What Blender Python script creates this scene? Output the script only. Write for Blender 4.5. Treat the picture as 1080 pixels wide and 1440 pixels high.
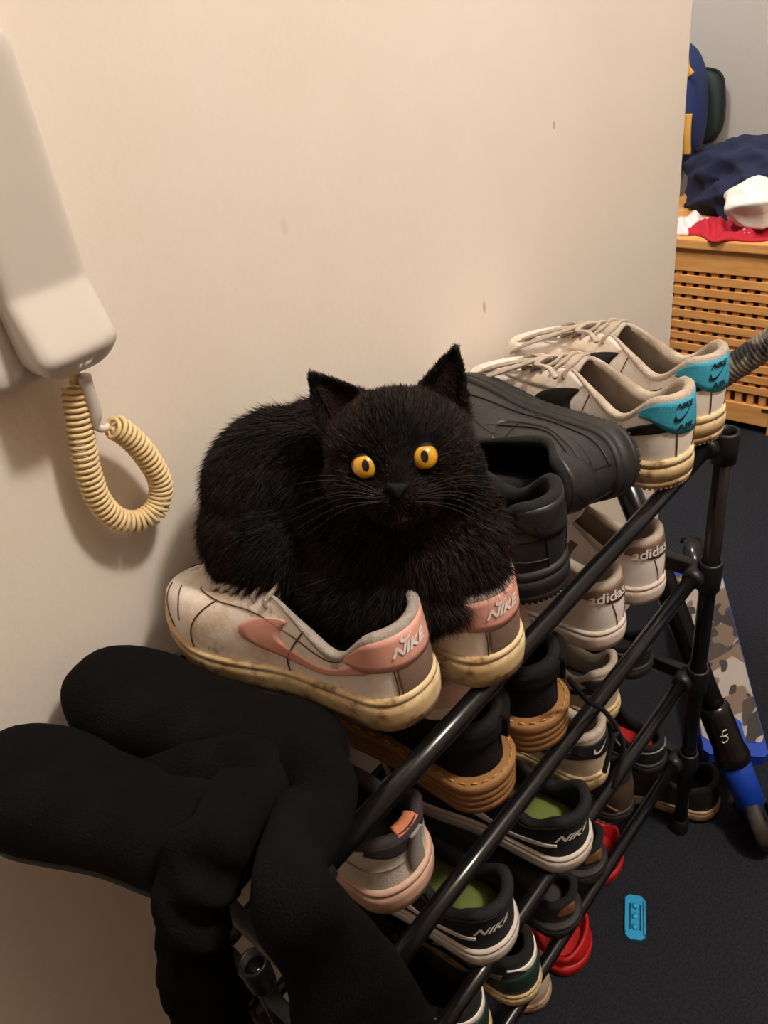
import bpy, bmesh, math, random
import numpy as np
from mathutils import Vector, Matrix, Euler
from mathutils.bvhtree import BVHTree

for o in list(bpy.data.objects):
    bpy.data.objects.remove(o)
SC = bpy.context.scene
COL = SC.collection
random.seed(7)
RNG = np.random.default_rng(11)

# ------------------------------------------------------------------ camera
CAM = np.array([0.0, -0.575, 1.214])
FPX = 1080.0
_vx = np.array([1260., -970., FPX]); _vx /= np.linalg.norm(_vx)
_vz = np.array([282., 1569., FPX]); _vz -= _vx * (_vz @ _vx); _vz /= np.linalg.norm(_vz)
RW = np.array([_vx, np.cross(-_vz, _vx), -_vz])      # world = RW @ (right, down, forward)
cam_data = bpy.data.cameras.new('camera')
cam = bpy.data.objects.new('camera', cam_data)
COL.objects.link(cam)
m = Matrix.Identity(4)
right, down, fwd = RW @ [1, 0, 0], RW @ [0, 1, 0], RW @ [0, 0, 1]
for i in range(3):
    m[i][0], m[i][1], m[i][2], m[i][3] = right[i], -down[i], -fwd[i], CAM[i]
cam.matrix_world = m
cam_data.sensor_fit = 'VERTICAL'
cam_data.sensor_height = 36.0
cam_data.lens = 36.0 * FPX / 1440.0
cam_data.clip_start = 0.02
SC.camera = cam

# ------------------------------------------------------------------ light
W = bpy.data.worlds.new('room_ambient'); SC.world = W
W.use_nodes = True
W.node_tree.nodes['Background'].inputs[0].default_value = (1.0, 0.82, 0.66, 1)
W.node_tree.nodes['Background'].inputs[1].default_value = 0.03

def lamp(name, loc, power, radius, color):
    d = bpy.data.lights.new(name, 'POINT'); d.energy = power; d.shadow_soft_size = radius; d.color = color
    o = bpy.data.objects.new(name, d); COL.objects.link(o); o.location = loc
    return o
lamp('hall_ceiling_lamp', (0.70, -1.05, 2.40), 84.0, 0.08, (1.0, 0.92, 0.815))
lamp('far_room_lamp', (1.45, 0.42, 1.95), 64.0, 0.12, (1.0, 0.95, 0.90))

SC.view_settings.view_transform = 'Standard'
SC.view_settings.look = 'None'
SC.view_settings.gamma = 1.0
SC.view_settings.use_curve_mapping = False
SC.view_settings.exposure = 0.0

# ------------------------------------------------------------------ helpers
def ray(px, py):
    return RW @ np.array([(px - 540) / FPX, (py - 720) / FPX, 1.0])
def atz(px, py, z): r = ray(px, py); return CAM + r * (z - CAM[2]) / r[2]
def aty(px, py, y): r = ray(px, py); return CAM + r * (y - CAM[1]) / r[1]
def atx(px, py, x): r = ray(px, py); return CAM + r * (x - CAM[0]) / r[0]
def atd(px, py, d): return CAM + ray(px, py) * d

def obj(name, verts, faces, mat, parent=None, smooth=True):
    me = bpy.data.meshes.new(name)
    me.from_pydata([tuple(map(float, v)) for v in verts], [], [tuple(map(int, f)) for f in faces])
    me.update()
    if smooth:
        me.shade_smooth()
    o = bpy.data.objects.new(name, me)
    COL.objects.link(o)
    if mat is not None:
        me.materials.append(mat)
    if parent is not None:
        o.parent = parent
    return o

def fix_normals(o):
    bm = bmesh.new(); bm.from_mesh(o.data)
    bmesh.ops.recalc_face_normals(bm, faces=bm.faces)
    bm.to_mesh(o.data); bm.free()
    return o

def tag(o, label, cat, group=None):
    o['label'] = label; o['category'] = cat
    if group: o['group'] = group
    return o

def empty(name, loc=(0, 0, 0), rot=(0, 0, 0)):
    o = bpy.data.objects.new(name, None); COL.objects.link(o)
    o.location = loc; o.rotation_euler = rot
    o.empty_display_size = 0.02
    return o

def box_geo(lo, hi, bev=0.0):
    bm = bmesh.new()
    bmesh.ops.create_cube(bm, size=1)
    lo = Vector(lo); hi = Vector(hi)
    for v in bm.verts:
        v.co = Vector([(lo[i] + hi[i]) / 2 + v.co[i] * (hi[i] - lo[i]) for i in range(3)])
    if bev > 0:
        bmesh.ops.bevel(bm, geom=bm.edges[:], offset=bev, segments=2, affect='EDGES', profile=0.6)
    vs = [tuple(v.co) for v in bm.verts]; bm.verts.index_update()
    fs = [[v.index for v in f.verts] for f in bm.faces]
    bm.free()
    return vs, fs

def box(name, lo, hi, mat, parent=None, bev=0.0):
    v, f = box_geo(lo, hi, bev)
    return obj(name, v, f, mat, parent, smooth=False)

def catmull(pts, n, closed=False):
    P = np.array(pts, float); m_ = len(P)
    out = []
    segs = m_ if closed else m_ - 1
    for k in np.linspace(0, segs, n, endpoint=not closed):
        i = min(int(k), segs - 1); u = k - i
        if closed:
            a, b, c, d = (P[(i - 1) % m_], P[i % m_], P[(i + 1) % m_], P[(i + 2) % m_])
        else:
            a, b, c, d = P[max(i - 1, 0)], P[i], P[min(i + 1, m_ - 1)], P[min(i + 2, m_ - 1)]
        out.append(0.5 * (2 * b + (c - a) * u + (2 * a - 5 * b + 4 * c - d) * u * u + (3 * b - a - 3 * c + d) * u ** 3))
    return np.array(out)

def ip(x, xs, ys):
    return np.interp(x, xs, ys)

def sm(x, xs, ys):
    """smooth piecewise interpolation (monotone-ish hermite)"""
    xs = np.array(xs, float); ys = np.array(ys, float)
    d = np.gradient(ys, xs)
    x = np.clip(x, xs[0], xs[-1])
    i = np.clip(np.searchsorted(xs, x, side='right') - 1, 0, len(xs) - 2)
    h = xs[i + 1] - xs[i]; u = (x - xs[i]) / h
    return ((2 * u ** 3 - 3 * u ** 2 + 1) * ys[i] + (u ** 3 - 2 * u ** 2 + u) * h * d[i]
            + (-2 * u ** 3 + 3 * u ** 2) * ys[i + 1] + (u ** 3 - u ** 2) * h * d[i + 1])

def frames(P):
    P = np.array(P, float)
    T = np.gradient(P, axis=0); T /= np.linalg.norm(T, axis=1)[:, None] + 1e-12
    a = np.array([0, 0, 1.0]) if abs(T[0][2]) < 0.9 else np.array([1.0, 0, 0])
    n = np.cross(T[0], a); n /= np.linalg.norm(n)
    N = [n]
    for i in range(1, len(P)):
        n = N[-1] - T[i] * (N[-1] @ T[i]); n /= np.linalg.norm(n) + 1e-12
        N.append(n)
    N = np.array(N); B = np.cross(T, N)
    return P, T, N, B

def tube_geo(P, r, seg=8, caps=True, flat=1.0):
    P, T, N, B = frames(P)
    n = len(P); r = np.broadcast_to(np.array(r, float), (n,))
    a = np.linspace(0, 2 * math.pi, seg, endpoint=False)
    V = (P[:, None, :] + r[:, None, None] * (np.cos(a)[None, :, None] * N[:, None, :] + flat * np.sin(a)[None, :, None] * B[:, None, :])).reshape(-1, 3)
    F = [[i * seg + j, i * seg + (j + 1) % seg, (i + 1) * seg + (j + 1) % seg, (i + 1) * seg + j] for i in range(n - 1) for j in range(seg)]
    if caps:
        F.append(list(range(seg))[::-1]); F.append([(n - 1) * seg + j for j in range(seg)])
    return V.tolist(), F

def tube(name, P, r, mat, parent=None, seg=8, caps=True, flat=1.0):
    v, f = tube_geo(P, r, seg, caps, flat)
    return obj(name, v, f, mat, parent)

def merge(*geos):
    V, F = [], []
    for v, f in geos:
        b = len(V); V += list(v); F += [[i + b for i in q] for q in f]
    return V, F

def lathe_geo(profile, center, axis, seg=24, caps=False):
    """profile list of (r, s) along axis"""
    ax = np.array(axis, float); ax /= np.linalg.norm(ax)
    a = np.array([0, 0, 1.0]) if abs(ax[2]) < 0.9 else np.array([1.0, 0, 0])
    n = np.cross(ax, a); n /= np.linalg.norm(n); b = np.cross(ax, n)
    V = []; c = np.array(center, float)
    for r, s in profile:
        for k in range(seg):
            t = 2 * math.pi * k / seg
            V.append(c + ax * s + r * (math.cos(t) * n + math.sin(t) * b))
    F = [[i * seg + j, i * seg + (j + 1) % seg, (i + 1) * seg + (j + 1) % seg, (i + 1) * seg + j] for i in range(len(profile) - 1) for j in range(seg)]
    if caps:
        F.append(list(range(seg))[::-1]); F.append([(len(profile) - 1) * seg + j for j in range(seg)])
    return V, F

def ring_loft(rings, closed=True, cap0=False, cap1=False):
    n = len(rings[0]); V = [p for r in rings for p in r]; F = []
    for i in range(len(rings) - 1):
        for j in range(n if closed else n - 1):
            F.append([i * n + j, i * n + (j + 1) % n, (i + 1) * n + (j + 1) % n, (i + 1) * n + j])
    if cap0: F.append(list(range(n))[::-1])
    if cap1: F.append([(len(rings) - 1) * n + j for j in range(n)])
    return V, F

# ------------------------------------------------------------------ materials
def srgb(r, g, b):
    f = lambda c: ((c / 255) / 12.92 if c / 255 <= 0.04045 else (((c / 255) + 0.055) / 1.055) ** 2.4)
    return (f(r), f(g), f(b), 1.0)

MATS = {}
def mat(name, color, rough=0.6, color2=None, scale=8.0, lo=0.45, hi=0.65, bump=0.0, bscale=300.0, metallic=0.0,
        spec=0.5, sheen=0.0, color3=None, scale3=40.0, lo3=0.55, hi3=0.7, stretch=None, detail=6.0):
    if name in MATS: return MATS[name]
    M = bpy.data.materials.new(name); M.use_nodes = True
    nt = M.node_tree; N = nt.nodes; L = nt.links
    p = N['Principled BSDF']
    p.inputs['Base Color'].default_value = color
    p.inputs['Roughness'].default_value = rough
    p.inputs['Metallic'].default_value = metallic
    p.inputs['Specular IOR Level'].default_value = spec
    if sheen:
        p.inputs['Sheen Weight'].default_value = sheen
        p.inputs['Sheen Roughness'].default_value = 0.5
        p.inputs['Sheen Tint'].default_value = color
    tc = N.new('ShaderNodeTexCoord')
    vec = tc.outputs['Object']
    if stretch:
        mp = N.new('ShaderNodeMapping'); mp.inputs['Scale'].default_value = stretch
        L.new(vec, mp.inputs['Vector']); vec = mp.outputs['Vector']
    last = None
    for c2, s2, l2, h2 in ((color2, scale, lo, hi), (color3, scale3, lo3, hi3)):
        if c2 is None: continue
        nz = N.new('ShaderNodeTexNoise'); nz.inputs['Scale'].default_value = s2; nz.inputs['Detail'].default_value = detail
        nz.inputs['Roughness'].default_value = 0.62
        L.new(vec, nz.inputs['Vector'])
        mr = N.new('ShaderNodeMapRange'); mr.inputs['From Min'].default_value = l2; mr.inputs['From Max'].default_value = h2
        L.new(nz.outputs['Fac'], mr.inputs['Value'])
        mx = N.new('ShaderNodeMix'); mx.data_type = 'RGBA'
        L.new(mr.outputs['Result'], mx.inputs['Factor'])
        if last is None: mx.inputs[6].default_value = color
        else: L.new(last, mx.inputs[6])
        mx.inputs[7].default_value = c2
        last = mx.outputs[2]
    if last is not None: L.new(last, p.inputs['Base Color'])
    if bump:
        nb = N.new('ShaderNodeTexNoise'); nb.inputs['Scale'].default_value = bscale; nb.inputs['Detail'].default_value = 3.0
        L.new(tc.outputs['Object'], nb.inputs['Vector'])
        bp = N.new('ShaderNodeBump'); bp.inputs['Strength'].default_value = bump; bp.inputs['Distance'].default_value = 0.002
        L.new(nb.outputs['Fac'], bp.inputs['Height']); L.new(bp.outputs['Normal'], p.inputs['Normal'])
    MATS[name] = M
    return M

wall_m = mat('cream_wall_paint', srgb(234, 224, 213), 0.75, color2=srgb(229, 217, 203), scale=2.0, bump=0.25, bscale=140, spec=0.3)
farwall_m = mat('grey_wall_paint', srgb(172, 167, 162), 0.8, bump=0.15, bscale=140, spec=0.3)
hall_m = mat('brown_hall_paint', srgb(146, 126, 110), 0.8)
ceil_m = mat('white_ceiling_paint', srgb(225, 220, 212), 0.85)
carpet_m = mat('blue_grey_carpet', srgb(47, 49, 55), 0.95, color2=srgb(29, 30, 35), scale=260, lo=0.35, hi=0.65, bump=0.9, bscale=420, spec=0.05, color3=srgb(68, 70, 75), scale3=500, lo3=0.6, hi3=0.75)

def add_scuffs(M, spots):
    nt = M.node_tree; N = nt.nodes; L = nt.links; p = N['Principled BSDF']
    src = p.inputs['Base Color'].links[0].from_socket
    tc = N.new('ShaderNodeTexCoord')
    for (pt, rx, rz, col) in spots:
        sb = N.new('ShaderNodeVectorMath'); sb.operation = 'SUBTRACT'; sb.inputs[1].default_value = tuple(pt); L.new(tc.outputs['Object'], sb.inputs[0])
        sc_ = N.new('ShaderNodeVectorMath'); sc_.operation = 'MULTIPLY'; sc_.inputs[1].default_value = (1 / rx, 0, 1 / rz); L.new(sb.outputs[0], sc_.inputs[0])
        ln_ = N.new('ShaderNodeVectorMath'); ln_.operation = 'LENGTH'; L.new(sc_.outputs[0], ln_.inputs[0])
        mr = N.new('ShaderNodeMapRange'); mr.inputs['From Min'].default_value = 1.0; mr.inputs['From Max'].default_value = .5; L.new(ln_.outputs['Value'], mr.inputs['Value'])
        mx = N.new('ShaderNodeMix'); mx.data_type = 'RGBA'; L.new(mr.outputs['Result'], mx.inputs['Factor']); L.new(src, mx.inputs[6]); mx.inputs[7].default_value = col
        src = mx.outputs[2]
    L.new(src, p.inputs['Base Color'])
add_scuffs(wall_m, [(aty(681, 432, 0), .004, .010, srgb(212, 180, 148)), (aty(779, 176, 0), .004, .0065, srgb(200, 182, 162)), (aty(41, 170, 0), .0022, .0045, srgb(120, 100, 86)), (aty(400, 318, 0), .007, .010, srgb(227, 213, 197))])

black_metal = mat('black_painted_tube', srgb(16, 16, 18), 0.22, spec=0.6, bump=0.03, bscale=200)
black_plastic = mat('black_plastic', srgb(18, 18, 19), 0.45, bump=0.08, bscale=250)

# ------------------------------------------------------------------ room shell
def struct(o):
    o['kind'] = 'structure'; return o
struct(box('wall_left', (-1.2, 0.0, 0.0), (1.337, 0.11, 2.5), wall_m, bev=0.004))
struct(box('wall_back', (2.66, -2.2, 0.0), (2.76, 1.6, 2.5), farwall_m))
struct(box('wall_far_left', (1.337, 1.5, 0.0), (2.66, 1.6, 2.5), farwall_m))
struct(box('floor', (-1.2, -2.2, -0.05), (2.76, 1.6, 0.0), carpet_m))
struct(box('wall_right', (-1.2, -2.2, 0.0), (2.66, -2.1, 2.5), hall_m))
struct(box('wall_near', (-1.3, -2.2, 0.0), (-1.2, 1.6, 2.5), hall_m))
struct(box('ceiling', (-1.2, -2.2, 2.5), (2.76, 1.6, 2.56), ceil_m))

# ------------------------------------------------------------------ shoe rack
XN, XF, YF, YR = 0.119, 0.772, -0.313, -0.030
RAILY, RAILYR = -0.300, -0.050
TIERS = [0.739, 0.549, 0.360, 0.180]
RR = 0.0088
rack = empty('shoe_rack', (XN, YF, 0))
tag(rack, 'black four-tier metal tube shoe rack standing along the cream wall', 'shoe rack')
def lp(p): return (p[0] - XN, p[1] - YF, p[2])
for x in (XN, XF):
    for y in (YF, YR):
        post = tube('post', [lp((x, y, z)) for z in (0.006, 0.25, 0.5, 0.742)], 0.0105, black_metal, rack, 16)
        obj('foot_cap', *lathe_geo([(0.001, 0), (0.013, 0.0), (0.014, 0.004), (0.013, 0.03), (0.0105, 0.032)], lp((x, y, 0)), (0, 0, 1), 20), black_plastic, post)
        for k, z in enumerate(TIERS):
            top = 0.755 if k == 0 else z + 0.021
            prof = [(0.0118, z - 0.024), (0.0145, z - 0.023), (0.0150, z - 0.005), (0.0150, top - 0.003), (0.0142, top), (0.0112, top), (0.0108, top - 0.012 if k == 0 else top - 0.002)]
            if k == 0: prof += [(0.0104, z - 0.02), (0.0005, z - 0.02)]
            obj('connector', *lathe_geo(prof, lp((x, y, 0)), (0, 0, 1), 24), black_plastic, post)
    for k, z in enumerate(TIERS):
        sgn = 1 if x == XN else -1
        # flat end bar between the two posts with a boss for each rail
        v, f = box_geo(lp((x - 0.007, YF + 0.008, z - 0.011)), lp((x + 0.007, YR - 0.008, z + 0.011)), 0.003)
        eb = obj('end_bar', v, f, black_plastic, rack, smooth=False)
        for ry in (RAILY, RAILYR):
            obj('rail_socket', *lathe_geo([(0.001, 0), (0.0135, 0), (0.0135, 0.02), (0.0115, 0.026), (0.008, 0.026)], lp((x, ry, z)), (sgn, 0, 0), 20), black_plastic, eb)
for z in TIERS:
    for ry in (RAILY, RAILYR):
        tube('rail', [lp((x, ry, z)) for x in (XN + 0.004, 0.3, 0.55, XF - 0.004)], RR, black_metal, rack, 16)

# spare open-ended support tube standing at the near end
sx, sy, sz = CAM + ray(355, 1352) * .78
sp_ = tube('support_post', [lp((sx, sy, z)) for z in (0.0, .2, sz - .012)], .0105, black_metal, rack, 16)
obj('connector', *lathe_geo([(0.0118, sz - .045), (0.0145, sz - .044), (0.0150, sz - .02), (0.0150, sz - 0.003), (0.0142, sz), (0.0116, sz), (0.0112, sz - .035), (.0005, sz - .035)], lp((sx, sy, 0)), (0, 0, 1), 24), black_plastic, sp_)

# ------------------------------------------------------------------ shoe generator
class Shoe:
    def __init__(s, L=0.27, Wd=0.098, hs=0.028, ht=0.022, spring=0.010, zH=0.082, zD=0.064, zT=0.092, zV=0.066,
                 x0=0.03, x1=0.70, pad=0.007, flare=0.0, bulge=0.003, heelw=0.37, open_w=1.0, N=72):
        s.__dict__.update(locals())
        s._arc = {}
    def hw(s, q):
        Wd = s.Wd
        w = sm(q, [0, 0.12, 0.25, 0.42, 0.60, 0.70, 0.85, 1.0], np.array([s.heelw - .01, s.heelw, s.heelw, s.heelw - .005, .455, .485, .46, .40])) * Wd
        qh, qt = 0.13, 0.72
        e1 = np.sqrt(np.clip(1 - (np.clip(qh - q, 0, qh) / qh) ** 2, 0, 1))
        e2 = np.sqrt(np.clip(1 - (np.clip(q - qt, 0, 1) / (1 - qt)) ** 2, 0, 1))
        return w * e1 * e2
    def st(s, t):
        t = np.mod(t, 1.0)
        ss = np.where(t <= 0.5, 2 * t, 2 * (1 - t)); sg = np.where(t <= 0.5, 1.0, -1.0)
        return ss, sg
    def foot(s, t, inset=0.0):
        ss, sg = s.st(t)
        q = (1 - np.cos(np.pi * ss)) / 2
        x = q * s.L; y = sg * s.hw(q)
        x = s.L / 2 + (x - s.L / 2) * (1 - inset / (s.L / 2)); y = y * (1 - inset / (s.Wd * 0.42))
        return x, y, q
    def spr(s, q): return s.spring * np.clip((q - 0.62) / 0.38, 0, 1) ** 2 + 0.003 * np.clip((0.06 - q) / 0.06, 0, 1)
    def soleh(s, q): return s.hs + (s.ht - s.hs) * q
    def rim(s, t):
        ss, sg = s.st(t)
        r = (1 - np.cos(np.pi * ss)) / 2
        x = (s.x0 + (s.x1 - s.x0) * r) * s.L
        w = sm(r, [0, .08, .2, .35, .5, .62, .8, 1], np.array([.27, .30, .315, .30, .235, .17, .145, .12])) * s.Wd * s.open_w
        w = w * np.sqrt(np.clip(1 - (np.clip(.12 - r, 0, 1) / .12) ** 2, 0, 1)) * np.sqrt(np.clip(1 - (np.clip(r - .93, 0, 1) / .07) ** 2, 0, 1))
        z = sm(r, [0, .08, .28, .45, .60, .80, 1.0], [s.zH, s.zH - .001, s.zD, (s.zD + s.zT) / 2, s.zT, (s.zT + s.zV) / 2 + .002, s.zV])
        return np.stack([x, sg * w, z], -1), r
    def P(s, t, h, off=0.0):
        t = np.asarray(t, float); h = np.asarray(h, float)
        t, h = np.broadcast_arrays(t, h)
        p = s._P(t, h)
        if off:
            e = 1e-3
            du = s._P(t + e, h) - s._P(t - e, h); dv = s._P(t, np.clip(h + e, 0, 1)) - s._P(t, np.clip(h - e, 0, 1))
            n = np.cross(dv, du); n /= np.linalg.norm(n, axis=-1)[..., None] + 1e-12
            # outward
            p = p - n * off * np.sign((n * (s._P(t, h) - np.array([s.L * .45, 0, .03]))).sum(-1))[..., None] * -1
        return p
    def _P(s, t, h):
        x, y, q = s.foot(t, 0.004 + s.flare)
        P0 = np.stack([x, y, s.spr(q) + s.soleh(q) - 0.003], -1)
        P3, r = s.rim(t)
        dz = (P3[..., 2] - P0[..., 2])[..., None]
        hor = P0 - P3; hor[..., 2] = 0
        ln = np.linalg.norm(hor, axis=-1)[..., None]
        out = hor / (ln + 1e-6)
        toe = np.clip((q - .55) / .4, 0, 1)[..., None]; toe = toe * toe * (3 - 2 * toe)
        up = np.array([0, 0, 1.0])
        P1 = P0 + up * dz * (.45 + .45 * toe) + out * s.bulge
        P2 = P3 + hor * (.40 + .12 * toe) - up * dz * (.32 - .27 * toe) + out * s.bulge * .5
        h = h[..., None]
        return (1 - h) ** 3 * P0 + 3 * (1 - h) ** 2 * h * P1 + 3 * (1 - h) * h * h * P2 + h ** 3 * P3
    def tgrid(s): return np.arange(s.N) / s.N

def shoe_sole(S, root, mats, rings=None, groove=True, name='sole'):
    t = S.tgrid()
    rings = rings or [(0.008, 0.0), (0.0035, 0.004), (0.001, 0.10), (0.0, 0.35), (-0.0005, 0.6), (0.0, 0.80), (0.0015, 0.82), (0.0015, 0.84), (0.0002, 0.86), (0.001, 0.97), (0.004, 1.0), (0.010, 1.0)]
    R = []
    for ins, f in rings:
        x, y, q = S.foot(t, ins)
        z = S.spr(q) + np.where(f > 0.02, S.soleh(q) * f, f)
        R.append(np.stack([x, y, z], -1))
    V, F = ring_loft(R, True, True, True)
    return fix_normals(obj(name, V, F, mats, root))

def shoe_upper(S, root, m_up, m_lin, m_ins, nh=14):
    t = S.tgrid(); hs_ = np.linspace(0, 1, nh)
    R = [S.P(t, np.full_like(t, h)) for h in hs_]
    V, F = ring_loft(R)
    up = fix_normals(obj('upper', V, F, m_up, root))
    rim, r = S.rim(t)
    c = S.pad * np.clip(1.15 - 1.2 * np.clip((r - .35) / .3, 0, 1), .15, 1)
    cen = np.stack([np.clip(rim[:, 0], S.L * .16, S.L * .62), np.zeros_like(t), rim[:, 2]], -1)
    inw = cen - rim; inw /= np.linalg.norm(inw, axis=1)[:, None] + 1e-9
    lim = np.minimum(c, 0.45 * np.linalg.norm(cen - rim, axis=1) + .0005)[:, None]
    upv = np.array([0, 0, 1.0])
    out0 = rim - inw * 0.0012 - upv * 0.004 * (c / S.pad)[:, None]
    R = [out0, rim - inw * .0012 + upv * .0005, rim + inw * lim * .35 + upv * .0032 * (c / S.pad)[:, None], rim + inw * lim + upv * 0.0005,
         rim + inw * lim * 1.15 - upv * .007]
    x, y, q = S.foot(t, 0.013)
    low = np.stack([x, y, S.spr(q) + S.soleh(q) + .008], -1)
    R.append(R[-1] * .5 + low * .5 + upv * .0); R.append(low)
    V, F = ring_loft(R)
    fix_normals(obj('collar_lining', V, F, m_lin, root))
    x2, y2, _ = S.foot(t, 0.014)
    ins = [np.stack([x2, y2, low[:, 2] + .0005], -1), np.stack([x2, y2 * .6, low[:, 2] + .001], -1), np.stack([x2, y2 * 0.0, low[:, 2] + .001], -1)]
    V, F = ring_loft(ins)
    obj('insole', V, F, m_ins, root)
    return up

def strip_patch(S, name, lo, hi, mat_, root, M=28, K=6, off=0.0010):
    """lo, hi: lists of (t,h) control points along the strip"""
    A = catmull(lo, M); B = catmull(hi, M)
    u = np.linspace(0, 1, K)[None, :, None]
    G = A[:, None, :] * (1 - u) + B[:, None, :] * u
    top = S.P(G[..., 0], np.clip(G[..., 1], 0.0, 1.0), off)
    bot = S.P(G[..., 0], np.clip(G[..., 1], 0.0, 1.0), -0.0006)
    V = top.reshape(-1, 3).tolist(); n0 = len(V)
    V += bot.reshape(-1, 3).tolist()
    F = []
    I = lambda i, j: i * K + j
    for i in range(M - 1):
        for j in range(K - 1):
            F.append([I(i, j), I(i + 1, j), I(i + 1, j + 1), I(i, j + 1)])
    bd = [I(i, 0) for i in range(M)] + [I(M - 1, j) for j in range(1, K)] + [I(i, K - 1) for i in range(M - 2, -1, -1)] + [I(0, j) for j in range(K - 2, 0, -1)]
    for a in range(len(bd)):
        b = (a + 1) % len(bd)
        F.append([bd[a], bd[b], bd[b] + n0, bd[a] + n0])
    return fix_normals(obj(name, V, F, mat_, root))

def seam(S, pts, mat_, root, r=0.0006, n=26, off=0.0006, name='seam'):
    A = catmull(pts, n)
    return tube(name, S.P(A[:, 0], np.clip(A[:, 1], 0, 1), off), r, mat_, root, 5)

def text_geo(s, bold=0.0, shear=0.0, res=3):
    cu = bpy.data.curves.new('lettering', 'FONT'); cu.body = s; cu.size = 1.0; cu.offset = bold; cu.shear = shear; cu.resolution_u = res
    cu.align_x = 'CENTER'; cu.align_y = 'CENTER'
    o = bpy.data.objects.new('lettering', cu); COL.objects.link(o)
    dg = bpy.context.evaluated_depsgraph_get(); dg.update()
    me = bpy.data.meshes.new_from_object(o.evaluated_get(dg))
    V = np.array([v.co[:] for v in me.vertices]); F = [list(p.vertices) for p in me.polygons]
    bpy.data.objects.remove(o); bpy.data.meshes.remove(me); bpy.data.curves.remove(cu)
    return V, F
_TX = {}
def text_on(S, s, t0, h0, height, mat_, root, off=0.0016, bold=0.02, shear=0.0, stretch=1.0, slant=0.0, name='lettering'):
    key = (s, bold, shear)
    if key not in _TX: _TX[key] = text_geo(s, bold, shear)
    V, F = _TX[key]
    ext = V[:, 1].max() - V[:, 1].min()
    k = height / ext
    return map_on(S, V[:, :2] * k * np.array([stretch, 1]), F, t0, h0, mat_, root, off, slant, name)
def map_on(S, XY, F, t0, h0, mat_, root, off, slant=0.0, name='lettering'):
    tt = np.linspace(t0 - .3, t0 + .3, 241); pts = S.P(tt, np.full_like(tt, h0))
    arc = np.concatenate([[0], np.cumsum(np.linalg.norm(np.diff(pts, axis=0), axis=1))]); arc -= np.interp(t0, tt, arc)
    hh = np.linspace(0, 1, 60); pp = S.P(np.full_like(hh, t0), hh)
    ah = np.concatenate([[0], np.cumsum(np.linalg.norm(np.diff(pp, axis=0), axis=1))]); ah -= np.interp(h0, hh, ah)
    c, sn = math.cos(slant), math.sin(slant)
    X = XY[:, 0] * c - XY[:, 1] * sn; Y = XY[:, 0] * sn + XY[:, 1] * c
    t = np.interp(-X, arc, tt); h = np.interp(Y, ah, hh)
    return obj(name, S.P(t, h, off).tolist(), F, mat_, root, smooth=False)

def swoosh(S, mat_, root, side=1, k=1.0, off=0.0010, tail=.07):
    lo = [(tail, .46), (.12, .40), (.18, .34), (.235, .32), (.278, .42), (.283, .62), (.252, .90)]
    hi = [(tail, .64), (.12, .59), (.17, .54), (.205, .53), (.233, .58), (.246, .72), (.249, .90)]
    if side < 0:
        lo = [(1 - a, b) for a, b in lo]; hi = [(1 - a, b) for a, b in hi]
    return strip_patch(S, 'swoosh', lo, hi, mat_, root, off=off)

def mini_swoosh(S, t0, h0, size, mat_, root, off=0.0018, slant=0.0):
    lo = catmull([(1.0, .42), (.55, .10), (.25, -.06), (.04, .02), (.0, .16), (.10, .40)], 24)
    hi = catmull([(1.0, .42), (.60, .22), (.33, .10), (.18, .12), (.12, .22), (.12, .40)], 24)
    XY = np.concatenate([lo, hi]) - np.array([.5, .15]); n = 24
    F = [[i, i + 1, n + i + 1, n + i] for i in range(n - 1)]
    return map_on(S, XY * size, F, t0, h0, mat_, root, off, slant, 'emblem')

def tongue(S, root, mat_, rise=0.012, back=0.36, wid=1.25):
    nu, nv = 18, 9
    G = np.zeros((nu, nv, 3))
    for i in range(nu):
        f = i / (nu - 1)
        xq = (S.x1 - 0.01) + (back - (S.x1 - 0.01)) * f
        r = (xq - S.x0) / (S.x1 - S.x0)
        ss = math.acos(max(-1, min(1, 1 - 2 * r))) / math.pi
        rp, _ = S.rim(np.array([ss / 2])); w = max(rp[0][1], .012) * wid
        w = min(w, .026); z = rp[0][2] if r > .55 else S.zT + (.55 - r) * .10
        lift = 0.001 + rise * max(0, (f - .55) / .45) ** 1.5
        for j in range(nv):
            a = (j / (nv - 1)) * 2 - 1
            ww = w * (1 - .35 * max(0, (f - .85) / .15) ** 2)
            G[i, j] = (xq * S.L, a * ww, z + lift + .004 * (1 - a * a) - .004 * a * a)
    th = 0.004
    V = G.reshape(-1, 3).tolist() + (G - np.array([0.001, 0, th])).reshape(-1, 3).tolist(); n0 = nu * nv
    F = []
    I = lambda i, j: i * nv + j
    for i in range(nu - 1):
        for j in range(nv - 1):
            F.append([I(i, j), I(i + 1, j), I(i + 1, j + 1), I(i, j + 1)])
            F.append([n0 + I(i, j), n0 + I(i, j + 1), n0 + I(i + 1, j + 1), n0 + I(i + 1, j)])
    bd = [I(i, 0) for i in range(nu)] + [I(nu - 1, j) for j in range(1, nv)] + [I(i, nv - 1) for i in range(nu - 2, -1, -1)] + [I(0, j) for j in range(nv - 2, 0, -1)]
    for a in range(len(bd)):
        b = (a + 1) % len(bd); F.append([bd[a], bd[b], bd[b] + n0, bd[a] + n0])
    return fix_normals(obj('tongue', V, F, mat_, root))

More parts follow.
